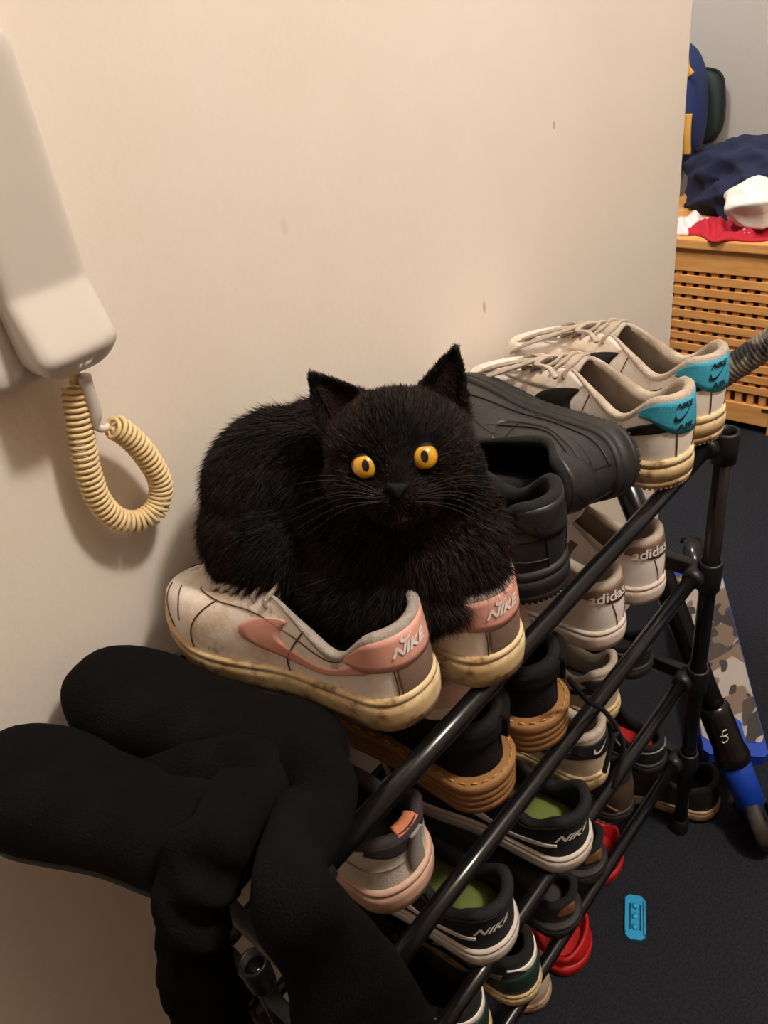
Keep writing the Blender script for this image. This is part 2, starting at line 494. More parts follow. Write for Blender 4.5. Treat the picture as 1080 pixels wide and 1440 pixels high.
def laces(S, root, mat_, n=5, r=0.0026, r0=.60, r1=.93):
    for i in range(n):
        rr = r0 + (r1 - r0) * i / (n - 1)
        ss = math.acos(1 - 2 * rr) / math.pi
        a = S.P(np.array([ss / 2]), np.array([.90]), .001)[0]; b = S.P(np.array([1 - ss / 2 + (.012 if i % 2 else -.012)]), np.array([.90]), .001)[0]
        a2 = S.rim(np.array([ss / 2]))[0][0]; b2 = S.rim(np.array([1 - ss / 2]))[0][0]
        mid = (a2 + b2) / 2 + np.array([0, 0, .0085])
        pts = catmull([a - [0, 0, .003], a + [0, 0, .0025], a2 * .6 + mid * .4 + [0, 0, .002], mid, b2 * .6 + mid * .4 + [0, 0, .002], b + [0, 0, .0025], b - [0, 0, .003]], 19)
        tube('lace', pts, r, mat_, root, 7, flat=.7)

def eyestay(S, mat_, root, h0=.62):
    for sd in (1, -1):
        f = lambda a: a if sd > 0 else 1 - a
        strip_patch(S, 'eyestay', [(f(.25), h0 + .1), (f(.30), h0), (f(.36), h0 + .02), (f(.42), h0 + .08)], [(f(.25), .985), (f(.30), .985), (f(.36), .985), (f(.42), .985)], mat_, root, off=.0007)

def place(o, heel, z, yaw, pitch=0.0, roll=0.0):
    Mx = Matrix.Translation(Vector((heel[0], heel[1], z))) @ Matrix.Rotation(math.radians(yaw), 4, 'Z') @ Matrix.Rotation(math.radians(pitch), 4, 'Y') @ Matrix.Rotation(math.radians(roll), 4, 'X')
    o.matrix_world = Mx
    return o

TZ = [z + RR for z in TIERS]
G_TOP, G2, G3, G4 = 'shoes on the top tier', 'shoes on the second tier', 'shoes on the third tier', 'shoes on the lowest tier'

# ---- leather and rubber
dirt = srgb(150, 118, 78)
white_leather = mat('worn_white_leather', srgb(248, 239, 230), 0.42, color2=srgb(214, 188, 156), scale=26, lo=.48, hi=.74, bump=.18, bscale=260, color3=srgb(112, 82, 54), scale3=60, lo3=.60, hi3=.78)
white_leather2 = mat('clean_white_leather', srgb(240, 233, 228), 0.42, color2=srgb(196, 176, 160), scale=12, lo=.58, hi=.8, bump=.12, bscale=260)
sole_yellow = mat('yellowed_rubber', srgb(226, 204, 162), 0.6, color2=srgb(186, 154, 106), scale=38, lo=.36, hi=.64, bump=.15, bscale=200, color3=srgb(84, 62, 42), scale3=75, lo3=.53, hi3=.72)
sole_white = mat('off_white_rubber', srgb(214, 200, 190), 0.6, color2=srgb(170, 140, 112), scale=20, lo=.52, hi=.75, bump=.1, bscale=200)
pink_leather = mat('dusty_pink_leather', srgb(224, 166, 150), 0.45, color2=srgb(210, 148, 132), scale=20, bump=.12, bscale=260)
grey_fabric = mat('grey_collar_fabric', srgb(158, 148, 140), 0.9, bump=.5, bscale=700, sheen=.3)
beige_fabric = mat('beige_collar_fabric', srgb(190, 176, 160), 0.9, color2=srgb(150, 132, 114), scale=20, bump=.5, bscale=700, sheen=.2)
dark_ins = mat('dark_insole', srgb(60, 54, 50), 0.9)
tan_seam = mat('dark_seam', srgb(96, 66, 44), 0.8)
lace_grey = mat('grey_lace', srgb(190, 176, 162), 0.85, bump=.6, bscale=900)
taupe_sq = mat('taupe_heel_strip', srgb(126, 104, 90), 0.6, bump=.2)
white_print = mat('white_print', srgb(238, 232, 226), 0.5)
black_leather = mat('black_leather', srgb(33, 32, 33), 0.42, color2=srgb(44, 42, 42), scale=14, bump=.22, bscale=320, spec=.45)
black_rubber = mat('black_rubber', srgb(30, 29, 29), 0.6, color2=srgb(58, 52, 46), scale=30, lo=.58, hi=.8, bump=.2, bscale=260)
black_fabric = mat('black_fabric', srgb(16, 17, 19), 0.95, bump=.4, bscale=900)
black_matte = mat('black_swoosh', srgb(20, 19, 20), 0.5)
blue_tab = mat('turquoise_heel_tab', srgb(58, 160, 190), 0.6, color2=srgb(46, 138, 168), scale=30, bump=.3, bscale=600)
taupe_leather = mat('taupe_leather', srgb(122, 98, 84), 0.5, bump=.2, bscale=300)

def court_shoe(name, label, heel, z, yaw, pitch=0, roll=0, mirror=False):
    root = empty(name); tag(root, label, 'shoe', 'white and pink sneakers under the cat')
    S = Shoe(L=.272, Wd=.098, hs=.035, ht=.030, spring=.012, zH=.092, zD=.063, zT=.092, zV=.070, bulge=.002, x0=.025)
    shoe_sole(S, root, sole_yellow)
    shoe_upper(S, root, white_leather, grey_fabric, dark_ins)
    tongue(S, root, white_leather, rise=.0, back=.43, wid=1.05)
    laces(S, root, lace_grey, 6, .0028)
    for sd in (1, -1):
        sw = swoosh(S, pink_leather, root, sd, tail=.075)
    strip_patch(S, 'heel_tab', [(-.150, .80), (-.115, .50), (-.06, .42), (0, .40), (.06, .42), (.115, .50), (.150, .80)],
                [(-.150, .97), (-.10, .965), (-.05, .96), (0, .955), (.05, .96), (.10, .965), (.150, .97)], pink_leather, root, M=40, off=.0016)
    strip_patch(S, 'heel_strip', [(-.055, .02), (0, .02), (.055, .02)], [(-.055, .45), (0, .43), (.055, .45)], taupe_sq, root, M=16)
    text_on(S, 'NIKE', .026, .70, .0085, white_print, root, off=.0026, bold=.035, shear=.35, stretch=1.1)
    mini_swoosh(S, .022, .86, .014, white_print, root, off=.0026)
    for sd in (1, -1):
        f = lambda a: a if sd > 0 else 1 - a
        seam(S, [(f(.215), .02), (f(.22), .45), (f(.228), .95)], tan_seam, root)
        seam(S, [(f(.335), .02), (f(.338), .45), (f(.345), .72)], tan_seam, root)
        seam(S, [(f(.16), .86), (f(.22), .80), (f(.28), .74), (f(.34), .72), (f(.40), .76), (f(.44), .80)], tan_seam, root)
        seam(S, [(f(.36), .22), (f(.38), .40), (f(.41), .52), (f(.44), .58)], tan_seam, root)
        seam(S, [(f(.38), .05), (f(.40), .20), (f(.43), .34), (f(.46), .42)], tan_seam, root)
        seam(S, [(f(.06), .02), (f(.058), .22), (f(.06), .42)], tan_seam, root)
    place(root, heel, z, yaw, pitch, roll)
    return root
court_shoe('sneaker', 'dirty white leather sneaker with pink swoosh side on beside the black boots', (.272, -.300), TZ[0] + .018, 99, 2.2)
court_shoe('sneaker', 'dirty white and pink sneaker mostly hidden beneath the cat, heel beside black shoe', (.350, -.320), TZ[0] + .001, 94)

def air_shoe(name, label, group, heel, z, yaw, pitch, roll, white=True):
    root = empty(name); tag(root, label, 'shoe', group)
    S = Shoe(L=.300, Wd=.099, hs=.036, ht=.028, spring=.010, zH=.103, zD=.074, zT=.106, zV=.080, bulge=.004, x0=.02, pad=.009, heelw=.385)
    ml = white_leather if white else black_leather
    rings = [(0.008, 0.0), (0.003, 0.003), (0.0008, 0.12), (0.0, 0.30), (0.0012, .315), (0.0012, .33), (-.0004, .345), (-0.0005, 0.6), (0.0, 0.76), (0.002, 0.775), (0.002, 0.79), (0.0002, 0.805), (0.001, 0.97), (0.004, 1.0), (0.010, 1.0)]
    shoe_sole(S, root, sole_yellow if white else black_rubber, rings)
    # tread blocks round the bottom edge of the outsole
    V, F = [], []
    for k in range(96):
        t = k / 96
        x, y, q = S.foot(np.array([t, t + .0055]), 0.0014)
        x2, y2, _ = S.foot(np.array([t, t + .0055]), 0.004)
        z0 = S.spr(q)
        pts = [(x[0], y[0], z0[0] + .0015), (x[1], y[1], z0[1] + .0015), (x2[1], y2[1], z0[1] + .0015), (x2[0], y2[0], z0[0] + .0015)]
        b = len(V); V += pts + [(p[0], p[1], p[2] + .004) for p in pts]
        F += [[b, b + 1, b + 2, b + 3], [b + 4, b + 7, b + 6, b + 5]] + [[b + i, b + 4 + i, b + 4 + (i + 1) % 4, b + (i + 1) % 4] for i in range(4)]
    tr = obj('tread', V, F, sole_yellow if white else black_rubber, root, smooth=False); tr['kind'] = 'stuff'
    shoe_upper(S, root, ml, beige_fabric if white else black_fabric, dark_ins if white else black_fabric)
    tongue(S, root, beige_fabric if white else black_fabric, rise=.004, back=.41, wid=1.1)
    eyestay(S, ml, root)
    laces(S, root, lace_grey if white else black_fabric, 6, .0032)
    for sd in (1, -1):
        f = lambda a: a if sd > 0 else 1 - a
        swoosh(S, black_matte if white else black_leather, root, sd, tail=.045)
        strip_patch(S, 'toe_overlay', [(f(.36), .04), (f(.40), .04), (f(.45), .04), (f(.4995), .04)], [(f(.36), .36), (f(.40), .42), (f(.45), .40), (f(.4995), .38)], ml, root, off=.0009)
        seam(S, [(f(.20), .02), (f(.215), .5), (f(.235), .96)], tan_seam if white else black_matte, root)
        seam(S, [(f(.034), .02), (f(.034), .2), (f(.036), .42)], tan_seam if white else black_matte, root)
        if not white:
            seam(S, [(f(.05), .80), (f(.12), .70), (f(.20), .66), (f(.26), .72)], black_matte, root, r=.0011)
            seam(S, [(f(.03), .15), (f(.14), .18), (f(.22), .2), (f(.30), .25), (f(.36), .38)], black_matte, root, r=.0011)
    if white:
        strip_patch(S, 'heel_tab', [(-.125, .80), (-.085, .62), (-.045, .42), (0, .36), (.045, .42), (.085, .62), (.125, .80)],
                    [(-.125, .93), (-.09, .96), (-.04, .965), (0, .96), (.04, .965), (.09, .96), (.125, .93)], blue_tab, root, M=40, off=.0018)
        text_on(S, 'AIR', .020, .50, .0066, black_matte, root, off=.0028, bold=.01, stretch=1.25)
        text_on(S, 'NIKE', .024, .86, .0060, black_matte, root, off=.0028, bold=.03, shear=.35)
        mini_swoosh(S, .024, .70, .020, black_matte, root, off=.0028, slant=.3)
    else:
        strip_patch(S, 'heel_tab', [(-.10, .80), (-.05, .50), (0, .44), (.05, .50), (.10, .80)], [(-.10, .95), (-.05, .965), (0, .96), (.05, .965), (.10, .95)], black_leather, root, M=30, off=.0018)
        mini_swoosh(S, .02, .72, .032, black_matte, root, off=.0026, slant=.2)
    if white:
        # trailing bow ends over the toe
        ss = .79
        a = S.rim(np.array([.34]))[0][0] + np.array([0, 0, .012])
        for dx in ((.10, .030, -.004), (.115, .012, -.006), (.09, -.02, -.004)):
            e = np.array([a[0] + dx[0], dx[1] * 1.1, .062])
            pts = catmull([a, a + (e - a) * .3 + [0, dx[1] * .4, .006], a + (e - a) * .7 + [0, dx[1] * .3, .006], e, e * .5 + a * .5 + [.01, dx[1] * .9, .002], a + [0.004, .004, .002]], 26)
            tube('lace', pts, .0034, lace_grey, root, 7, flat=.5)
        tube('lace', catmull([a + [-.004, -.02, -.004], a + [0, 0, .003], a + [.002, .016, 0], a + [-.02, .024, .004], a + [-.034, .030, -.002]], 20), .0034, lace_grey, root, 7, flat=.6)
    place(root, heel, z, yaw, pitch, roll)
    return root
GW = 'white and turquoise sneakers at the far end of the top tier'
air_shoe('sneaker', 'worn white sneaker with turquoise heel tab between black shoe and its twin', GW, (.662, -.318), TZ[0] + .001, 84, 0, 0)
air_shoe('sneaker', 'worn white sneaker with turquoise heel tab at the rack corner post', GW, (.757, -.312), TZ[0] + .001, 84, 0, 0)
GB = 'black leather sneakers on the top tier'
air_shoe('sneaker', 'black leather sneaker standing upright, heel out, beside the cat', GB, (.452, -.300), TZ[0] + .001, 92, 0, 0, white=False)
air_shoe('sneaker', 'black leather sneaker tipped onto its side against the white sneaker', GB, (.600, -.300), TZ[0] + .050, 80, 2, -80, white=False)

# ------------------------------------------------------------------ shoes on the lower tiers
tan_sole = mat('tan_crepe_sole', srgb(146, 104, 62), 0.6, color2=srgb(126, 88, 50), scale=26, bump=.2, bscale=160)
yellow_stitch = mat('yellow_stitch', srgb(205, 150, 50), 0.7)
black_suede = mat('black_suede', srgb(20, 19, 20), 0.95, color2=srgb(27, 25, 25), scale=40, bump=.5, bscale=600, sheen=.25, spec=.15)
white_knit = mat('off_white_mesh', srgb(206, 198, 186), 0.75, color2=srgb(176, 164, 148), scale=26, bump=.4, bscale=500)
peach_rubber = mat('peach_rubber', srgb(206, 170, 150), 0.6, color2=srgb(158, 118, 92), scale=26, lo=.5, hi=.72, bump=.1)
plum_fabric = mat('dark_plum_fabric', srgb(50, 42, 46), 0.9, bump=.4, bscale=800)
orange_fabric = mat('orange_fabric', srgb(206, 124, 88), 0.85, bump=.3, bscale=700)
webbing = mat('grey_webbing', srgb(140, 134, 132), 0.8, color2=srgb(190, 186, 182), scale=420, lo=.58, hi=.66)
lime = mat('lime_insole', srgb(104, 116, 50), 0.8, color2=srgb(84, 96, 42), scale=30)
navy_black = mat('black_mesh', srgb(15, 16, 19), 0.85, bump=.4, bscale=700)
white_mid = mat('scuffed_white_midsole', srgb(214, 204, 194), 0.55, color2=srgb(150, 130, 112), scale=30, lo=.54, hi=.74, bump=.15)
cream_leather = mat('cream_leather', srgb(206, 192, 168), 0.5, color2=srgb(168, 148, 116), scale=18, lo=.5, hi=.75, bump=.15, bscale=260)
red_ins = mat('red_insole', srgb(176, 22, 24), 0.8)
grey_trim = mat('grey_trim', srgb(120, 118, 116), 0.5)
green_leather = mat('dark_green_leather', srgb(30, 58, 46), 0.55, color2=srgb(22, 44, 36), scale=20, bump=.15)
charcoal_mesh = mat('charcoal_mesh', srgb(46, 46, 48), 0.85, bump=.5, bscale=600)
brown_leather = mat('muddy_brown_leather', srgb(78, 58, 44), 0.7, color2=srgb(48, 36, 28), scale=22, lo=.4, hi=.65, bump=.3, bscale=200, color3=srgb(112, 88, 66), scale3=30)
tan_panel = mat('tan_suede_panel', srgb(122, 84, 44), 0.8, bump=.3)
red_foam = mat('red_foam', srgb(190, 22, 26), 0.55, color2=srgb(172, 16, 20), scale=20, bump=.1, bscale=200)
muddy_sole = mat('muddy_beige_sole', srgb(186, 160, 132), 0.7, color2=srgb(120, 92, 66), scale=30, lo=.42, hi=.66, bump=.3, bscale=150)
pink_fluff = mat('pale_pink_fleece', srgb(222, 190, 178), 0.95, color2=srgb(204, 168, 154), scale=60, bump=1.0, bscale=420, sheen=.6)

def base_shoe(name, label, group, S, m_sole, m_up, m_lin, m_ins, m_tongue=None, m_lace=None, rings=None, nl=5):
    root = empty(name); tag(root, label, 'shoe', group)
    shoe_sole(S, root, m_sole, rings)
    shoe_upper(S, root, m_up, m_lin, m_ins)
    if m_tongue: tongue(S, root, m_tongue)
    if m_lace: laces(S, root, m_lace, nl)
    return root
def heel_patch(S, root, m_, half, low, mid=None, name='heel_tab', off=.0016, top=.96):
    mid = low + .04 if mid is None else mid
    return strip_patch(S, name, [(-half, .82), (-half * .72, mid + .1), (-half * .4, mid), (0, low), (half * .4, mid), (half * .72, mid + .1), (half, .82)],
                       [(-half, top), (-half * .6, top), (0, top), (half * .6, top), (half, top)], m_, root, M=36, off=off)

# white leather pair with taupe heel
GA = 'white leather sneakers with taupe heel tabs'
for heel, lab in (((.598, -.286), 'white leather sneaker with taupe adidas heel tab, its side facing the tan-soled shoes'), ((.690, -.290), 'white leather sneaker with taupe adidas heel tab closest to the far corner post')):
    S = Shoe(L=.272, Wd=.093, hs=.030, ht=.024, zH=.094, zD=.068, zT=.094, zV=.07, bulge=.003, pad=.008)
    r = base_shoe('sneaker', lab, GA, S, sole_white, white_leather2, beige_fabric, taupe_leather, white_leather2, lace_grey)
    heel_patch(S, r, taupe_leather, .125, .56, .60)
    text_on(S, 'adidas', .048, .76, .013, white_print, r, off=.0030, bold=.018, stretch=1.0)
    tt = np.array([0.0])
    text_on(S, 'adidas', .17, .05, .009, sole_white, r, off=.0052, bold=.0, stretch=1.2)
    for sd in (1, -1):
        f = lambda a: a if sd > 0 else 1 - a
        for k in range(3):
            b = .215 + .035 * k
            strip_patch(S, 'stripe', [(f(b), .08), (f(b + .012), .75)], [(f(b + .016), .08), (f(b + .027), .75)], taupe_leather, r, M=8, K=3, off=.0008)
        seam(S, [(f(.02), .03), (f(.03), .3), (f(.04), .54)], taupe_leather, r)
    place(r, heel, TZ[1] + .0005, 93)

# tan-soled black shoes
GC = 'black suede shoes with tan soles'
rings_c = [(0.006, 0.0), (0.002, 0.004)] + [(0.0, .10), (0.0, .26), (.0007, .275), (.0007, .30), (0.0, .315), (-.0003, .46), (.0004, .475), (.0004, .50), (-.0003, .515), (-.0006, .66), (.0001, .675), (.0001, .70), (-.0006, .715), (-.002, .93), (.0, .985), (.004, 1.0), (.012, 1.0)]
chukkas = []
for heel, lab in (((.352, -.296), 'black suede shoe with thick tan sole beside the off-white trainer'), ((.440, -.302), 'black suede shoe with thick tan sole and long laces trailing over the rail')):
    S = Shoe(L=.285, Wd=.098, hs=.046, ht=.034, zH=.112, zD=.098, zT=.122, zV=.088, bulge=.003, pad=.009, flare=.005, heelw=.40)
    r = base_shoe('shoe', lab, GC, S, tan_sole, black_suede, black_fabric, black_fabric, black_suede, black_fabric, rings_c, 4)
    # yellow welt stitches
    V, F = [], []
    for k in range(46):
        t = np.array([k / 46, k / 46 + .011]); x, y, q = S.foot(t, .0022); z = S.spr(q) + S.soleh(q) + .0006
        b = tube_geo([(x[0], y[0], z[0]), ((x[0] + x[1]) / 2, (y[0] + y[1]) / 2, z[0] + .0006), (x[1], y[1], z[1])], .0009, 5)
        V, F = merge((V, F), b)
    st = obj('welt_stitching', V, F, yellow_stitch, r); st['kind'] = 'stuff'
    # padded ankle strap with a square flap at the heel
    strip_patch(S, 'ankle_strap', [(.22, .66), (.10, .66), (.0, .62), (-.10, .64), (-.16, .66)], [(.22, .93), (.10, .95), (.0, .95), (-.10, .95), (-.16, .95)], black_suede, r, M=30, off=.004)
    strip_patch(S, 'strap_flap', [(-.02, .50), (-.07, .50), (-.115, .52)], [(-.02, .99), (-.07, .99), (-.115, .99)], black_suede, r, M=12, off=.0085)
    place(r, heel, TZ[1] + .0005, 90)
    chukkas.append(r)
for a, b in (((850, 1085), (862, 1060)), ((862, 1108), (876, 1075))):
    P = [aty(800, 955, -.315), aty(826, 985, -.318), aty(850, 1000, -.318), aty(868, 1025, -.322), aty(b[0], b[1] - 20, -.322), aty(a[0], a[1], -.318)]
    inv = chukkas[1].matrix_world.inverted()
    tube('lace', [tuple(inv @ Vector(p)) for p in catmull(P, 30)], .0028, black_fabric, chukkas[1], 7)

# off-white running trainer with peach sole
S = Shoe(L=.275, Wd=.104, hs=.036, ht=.026, zH=.100, zD=.074, zT=.094, zV=.072, bulge=.005, pad=.009, x0=.0, heelw=.40, spring=.016)
r = base_shoe('trainer', 'off-white mesh trainer with peach sole and orange heel lining below the boots', None, S, peach_rubber, white_knit, plum_fabric, dark_ins, white_knit, lace_grey)
heel_patch(S, r, plum_fabric, .11, .62, .66, name='heel_collar', top=.995)
strip_patch(S, 'pull_tab', [(.012, .12), (.012, .5), (.012, .97)], [(-.022, .12), (-.022, .5), (-.022, .97)], webbing, r, M=20, K=3, off=.0040)
for h in (.40,): seam(S, [(-.14, h + .1), (-.06, h), (0, h - .03), (.06, h), (.14, h + .1)], grey_trim, r, r=.0009)
tr_, _ = S.rim(np.linspace(-.03, .03, 15))
tube('heel_lining', [p + np.array([.0075, 0, -.0005]) for p in tr_], .0075, orange_fabric, r, 10, flat=.6)
place(r, (.232, -.290), TZ[1] + .0005, 92)

# pale fleece slippers lying behind the tan-soled shoes
def slipper(label, loc, yaw, z):
    S = Shoe(L=.235, Wd=.092, hs=.014, ht=.012, zH=.040, zD=.036, zT=.060, zV=.058, x1=.52, bulge=.006, pad=.010, spring=.004, N=48)
    root = empty('slipper'); tag(root, label, 'slipper', 'pale pink fleece slippers')
    shoe_sole(S, root, sole_white); shoe_upper(S, root, pink_fluff, pink_fluff, pink_fluff)
    place(root, loc, z, yaw)
    return root

# black runners with lime insoles
GN = 'black runners with lime insoles'
for heel, lab, yw in (((.312, -.318), 'black runner with white midsole and lime insole below the first tan sole', 96), ((.445, -.330), 'black runner with white midsole and lime insole next to the cream sneakers', 96)):
    S = Shoe(L=.285, Wd=.104, hs=.030, ht=.022, zH=.092, zD=.064, zT=.092, zV=.07, bulge=.004, pad=.010, spring=.018, x0=.012, heelw=.39)
    r = base_shoe('runner', lab, GN, S, white_mid, navy_black, navy_black, lime, navy_black, black_fabric)
    text_on(S, 'NIKE', .050, .56, .0115, white_print, r, off=.0018, bold=.03, shear=.35, stretch=1.15)
    for sd in (1, -1):
        f = lambda a: a if sd > 0 else 1 - a
        strip_patch(S, 'swoosh', [(f(.085), .30), (f(.16), .22), (f(.235), .24), (f(.28), .60)], [(f(.085), .36), (f(.15), .36), (f(.215), .38), (f(.276), .62)], white_print, r)
        seam(S, [(f(.0), .93), (f(.08), .90), (f(.16), .86), (f(.24), .9)], navy_black, r, r=.0014)
    place(r, heel, TZ[2] + .0005, yw)

# cream and black pair
GD = 'cream and black sneakers on the third tier'
for heel, lab in (((.543, -.298), 'cream leather sneaker with black heel patch next to the runner'), ((.640, -.262), 'cream leather sneaker with black heel patch partly hidden behind the second-tier rail')):
    S = Shoe(L=.235, Wd=.088, hs=.028, ht=.022, zH=.098, zD=.070, zT=.094, zV=.07, bulge=.003, pad=.008)
    r = base_shoe('sneaker', lab, GD, S, sole_yellow, cream_leather, beige_fabric, dark_ins, cream_leather, lace_grey)
    heel_patch(S, r, black_leather, .14, .42, .46, top=.84)
    mini_swoosh(S, .02, .66, .024, white_print, r, off=.0026, slant=.2)
    for sd in (1, -1): swoosh(S, black_leather, r, sd, tail=.06)
    place(r, heel, TZ[2] + .0005, 92)

# black pair, one with a red insole
GR = 'black sneakers with grey trim'
for heel, lab, ins, k in (((.730, -.296), 'black sneaker with bright red insole on the lowest tier by the corner post', red_ins, 3), ((.736, -.262), 'black sneaker with grey trim on the third tier by the corner post', black_fabric, 2)):
    S = Shoe(L=.232, Wd=.074, hs=.022, ht=.018, zH=.056, zD=.044, zT=.082, zV=.062, bulge=.003, pad=.007, heelw=.42)
    r = base_shoe('sneaker', lab, GR, S, black_rubber, black_leather, black_fabric, ins, black_fabric, black_fabric)
    for sd in (1, -1):
        f = lambda a: a if sd > 0 else 1 - a
        seam(S, [(f(.0), .80), (f(.08), .74), (f(.16), .70), (f(.22), .88)], grey_trim, r, r=.0016)
    place(r, heel, TZ[k] + .0005, 90)

# lowest tier
GG = 'charcoal trainers with green heels'
for heel, lab, yw in (((.268, -.300), 'charcoal trainer with dark green heel at the near end of the lowest tier', 94), ((.350, -.316), 'charcoal trainer with dark green heel beside the brown slip-ons', 94)):
    S = Shoe(L=.280, Wd=.090, hs=.026, ht=.020, zH=.092, zD=.064, zT=.092, zV=.07, bulge=.004, pad=.010, spring=.016, heelw=.39)
    r = base_shoe('trainer', lab, GG, S, sole_yellow, charcoal_mesh, black_fabric, black_fabric, charcoal_mesh, black_fabric)
    strip_patch(S, 'heel_counter', [(-.13, .05), (-.06, .05), (0, .05), (.06, .05), (.13, .05)], [(-.13, .35), (-.06, .6), (0, .68), (.06, .6), (.13, .35)], green_leather, r, M=30)
    heel_patch(S, r, white_print, .09, .74, .76, name='heel_trim', top=.86, off=.002)
    for sd in (1, -1):
        f = lambda a: a if sd > 0 else 1 - a
        swoosh(S, grey_trim, r, sd, tail=.10)
        seam(S, [(f(.13), .93), (f(.19), .8), (f(.21), .5), (f(.24), .2)], white_print, r, r=.0016)
    place(r, heel, TZ[3] + .0005, yw)
GS = 'dark slip-on shoes with tan panels'
for heel, lab in (((.447, -.314), 'dark slip-on shoe with tan suede heel panels above the red clog'), ((.528, -.306), 'dark slip-on shoe with tan suede heel panels under the black runner')):
    S = Shoe(L=.270, Wd=.088, hs=.024, ht=.020, zH=.068, zD=.056, zT=.080, zV=.070, x1=.55, bulge=.005, pad=.008, flare=.004, heelw=.41)
    r = base_shoe('slip_on_shoe', lab, GS, S, black_rubber, charcoal_mesh, black_fabric, dark_ins)
    for c in (-.075, .03):
        strip_patch(S, 'suede_panel', [(c - .03, .25), (c, .25), (c + .03, .25)], [(c - .03, .82), (c, .82), (c + .03, .82)], tan_panel, r, M=10)
    place(r, heel, TZ[3] + .0005, 90)
GF = 'muddy brown boots at the far end of the rack'
for heel, lab, yw, zz in (((.632, -.294), 'muddy brown leather boot on the lowest tier under the cream sneakers', 92, TZ[3]), ((.715, -.232), 'muddy brown leather boot on the carpet beside the far corner post', 90, 0.0)):
    S = Shoe(L=.270, Wd=.090, hs=.022, ht=.020, zH=.085, zD=.066, zT=.088, zV=.068, bulge=.004, pad=.008)
    r = base_shoe('ankle_boot', lab, GF, S, black_rubber, brown_leather, black_fabric, dark_ins, brown_leather, black_fabric)
    for sd in (1, -1):
        f = lambda a: a if sd > 0 else 1 - a
        seam(S, [(f(.06), .1), (f(.12), .4), (f(.2), .55), (f(.3), .5)], tan_panel, r, r=.0016)
    place(r, heel, zz + .0005, yw)

# ------------------------------------------------------------------ on the carpet
def clog(label, heel, yaw, pitch=0):
    S = Shoe(L=.250, Wd=.104, hs=.022, ht=.022, zH=.050, zD=.042, zT=.072, zV=.070, x0=.03, x1=.50, bulge=.006, pad=.005, spring=.012, heelw=.42, open_w=1.22)
    root = empty('clog'); tag(root, label, 'clog', 'red foam clogs on the carpet')
    shoe_sole(S, root, red_foam, [(.006, 0), (.001, .004), (0, .25), (.0015, .28), (.0015, .34), (0, .37), (-.001, .7), (0, .9), (.003, 1.0), (.012, 1.0)])
    shoe_upper(S, root, red_foam, red_foam, red_foam)
    for sd in (1, -1):
        for k in range(3):
            t = .30 + .035 * k; t = t if sd > 0 else 1 - t
            p = S.P(np.array([t]), np.array([.5]), .0002)[0]; p2 = S.P(np.array([t]), np.array([.5]), .0012)[0]
            n = (p2 - p); n /= np.linalg.norm(n)
            obj('vent_hole', *lathe_geo([(.0001, .0), (.0045, .0), (.005, .0004), (.0001, .0006)], p, n, 14), dark_ins, root)
    tube('heel_strap', catmull([(.105, .046, .058), (.112, .046, .072), (.122, .030, .084), (.126, 0, .088), (.122, -.030, .084), (.112, -.046, .072), (.105, -.046, .058)], 40), .006, red_foam, root, 8, flat=.45)
    place(root, heel, .0, yaw, pitch)
    return root
clog('red foam clog lying below the dark slip-on with tan panels', (.500, -.300), 98)
clog('red foam clog lying further under the rack, behind its twin', (.655, -.272), 106)

S = Shoe(L=.265, Wd=.098, hs=.026, ht=.020, zH=.080, zD=.062, zT=.086, zV=.068, bulge=.004, pad=.008)
r = base_shoe('football_boot', 'black football boot with muddy beige studded sole beside the scooter wheel', None, S, muddy_sole, black_leather, black_fabric, black_fabric, black_leather, black_fabric)
for x, y in ((.02, .02), (.02, -.02), (.06, .025), (.06, -.025), (.16, .03), (.16, -.03), (.2, .03), (.2, -.03)):
    obj('stud', *lathe_geo([(.0055, .012), (.005, .002), (.0035, 0.0), (.0001, 0.0)], (x, y, -.006), (0, 0, 1), 10), muddy_sole, r)
place(r, (.836, -.352), .0062, 105)
S = Shoe(L=.255, Wd=.094, hs=.022, ht=.018, zH=.072, zD=.056, zT=.080, zV=.064, bulge=.004, pad=.008)
r = base_shoe('shoe', 'worn beige canvas shoe on the carpet behind the red clog', None, S, muddy_sole, cream_leather, beige_fabric, dark_ins, cream_leather, lace_grey)
place(r, (.415, -.285), 0.0005, 96)
slipper('pale pink fleece slipper perched on the first tan-soled shoe', (.345, -.268), 90, TZ[1] + .121)
slipper('pale pink fleece slipper perched on the tan-soled shoe with trailing laces', (.432, -.268), 90, TZ[1] + .121)

# turquoise plastic toy
toy_m = mat('turquoise_toy_plastic', srgb(34, 156, 210), 0.4)
toy = empty('toy_skateboard_deck', tuple(atz(893, 1291, .0)), (0, 0, math.atan2(.057, .029)))
tag(toy, 'turquoise plastic toy strip with slots lying on the carpet', 'toy')
d = atz(893, 1262, 0) - atz(893, 1320, 0); toy.rotation_euler = (0, 0, math.atan2(d[1], d[0]))
def rrect(hx, hy, ch): return [(hx - ch, hy), (hx, hy - ch), (hx, -hy + ch), (hx - ch, -hy), (-hx + ch, -hy), (-hx, -hy + ch), (-hx, hy - ch), (-hx + ch, hy)]
def prism(poly, z0, z1):
    n = len(poly); V = [(x, y, z0) for x, y in poly] + [(x, y, z1) for x, y in poly]
    return V, [list(range(n))[::-1], [n + i for i in range(n)]] + [[i, (i + 1) % n, n + (i + 1) % n, n + i] for i in range(n)]
obj('base', *prism(rrect(.034, .0145, .006), .0, .004), toy_m, toy, smooth=False)
for sy in (-1, 1):
    v, f = box_geo((-.026, sy * .0135 - .0016, .004), (.026, sy * .0135 + .0016, .0075), .0008); obj('side_rail', v, f, toy_m, toy, False)
    v, f = box_geo((-.020, sy * .0075 - .0012, .0035), (.020, sy * .0075 + .0012, .0044)); obj('slot', v, f, mat('toy_slot', srgb(10, 40, 56), .6), toy, False)
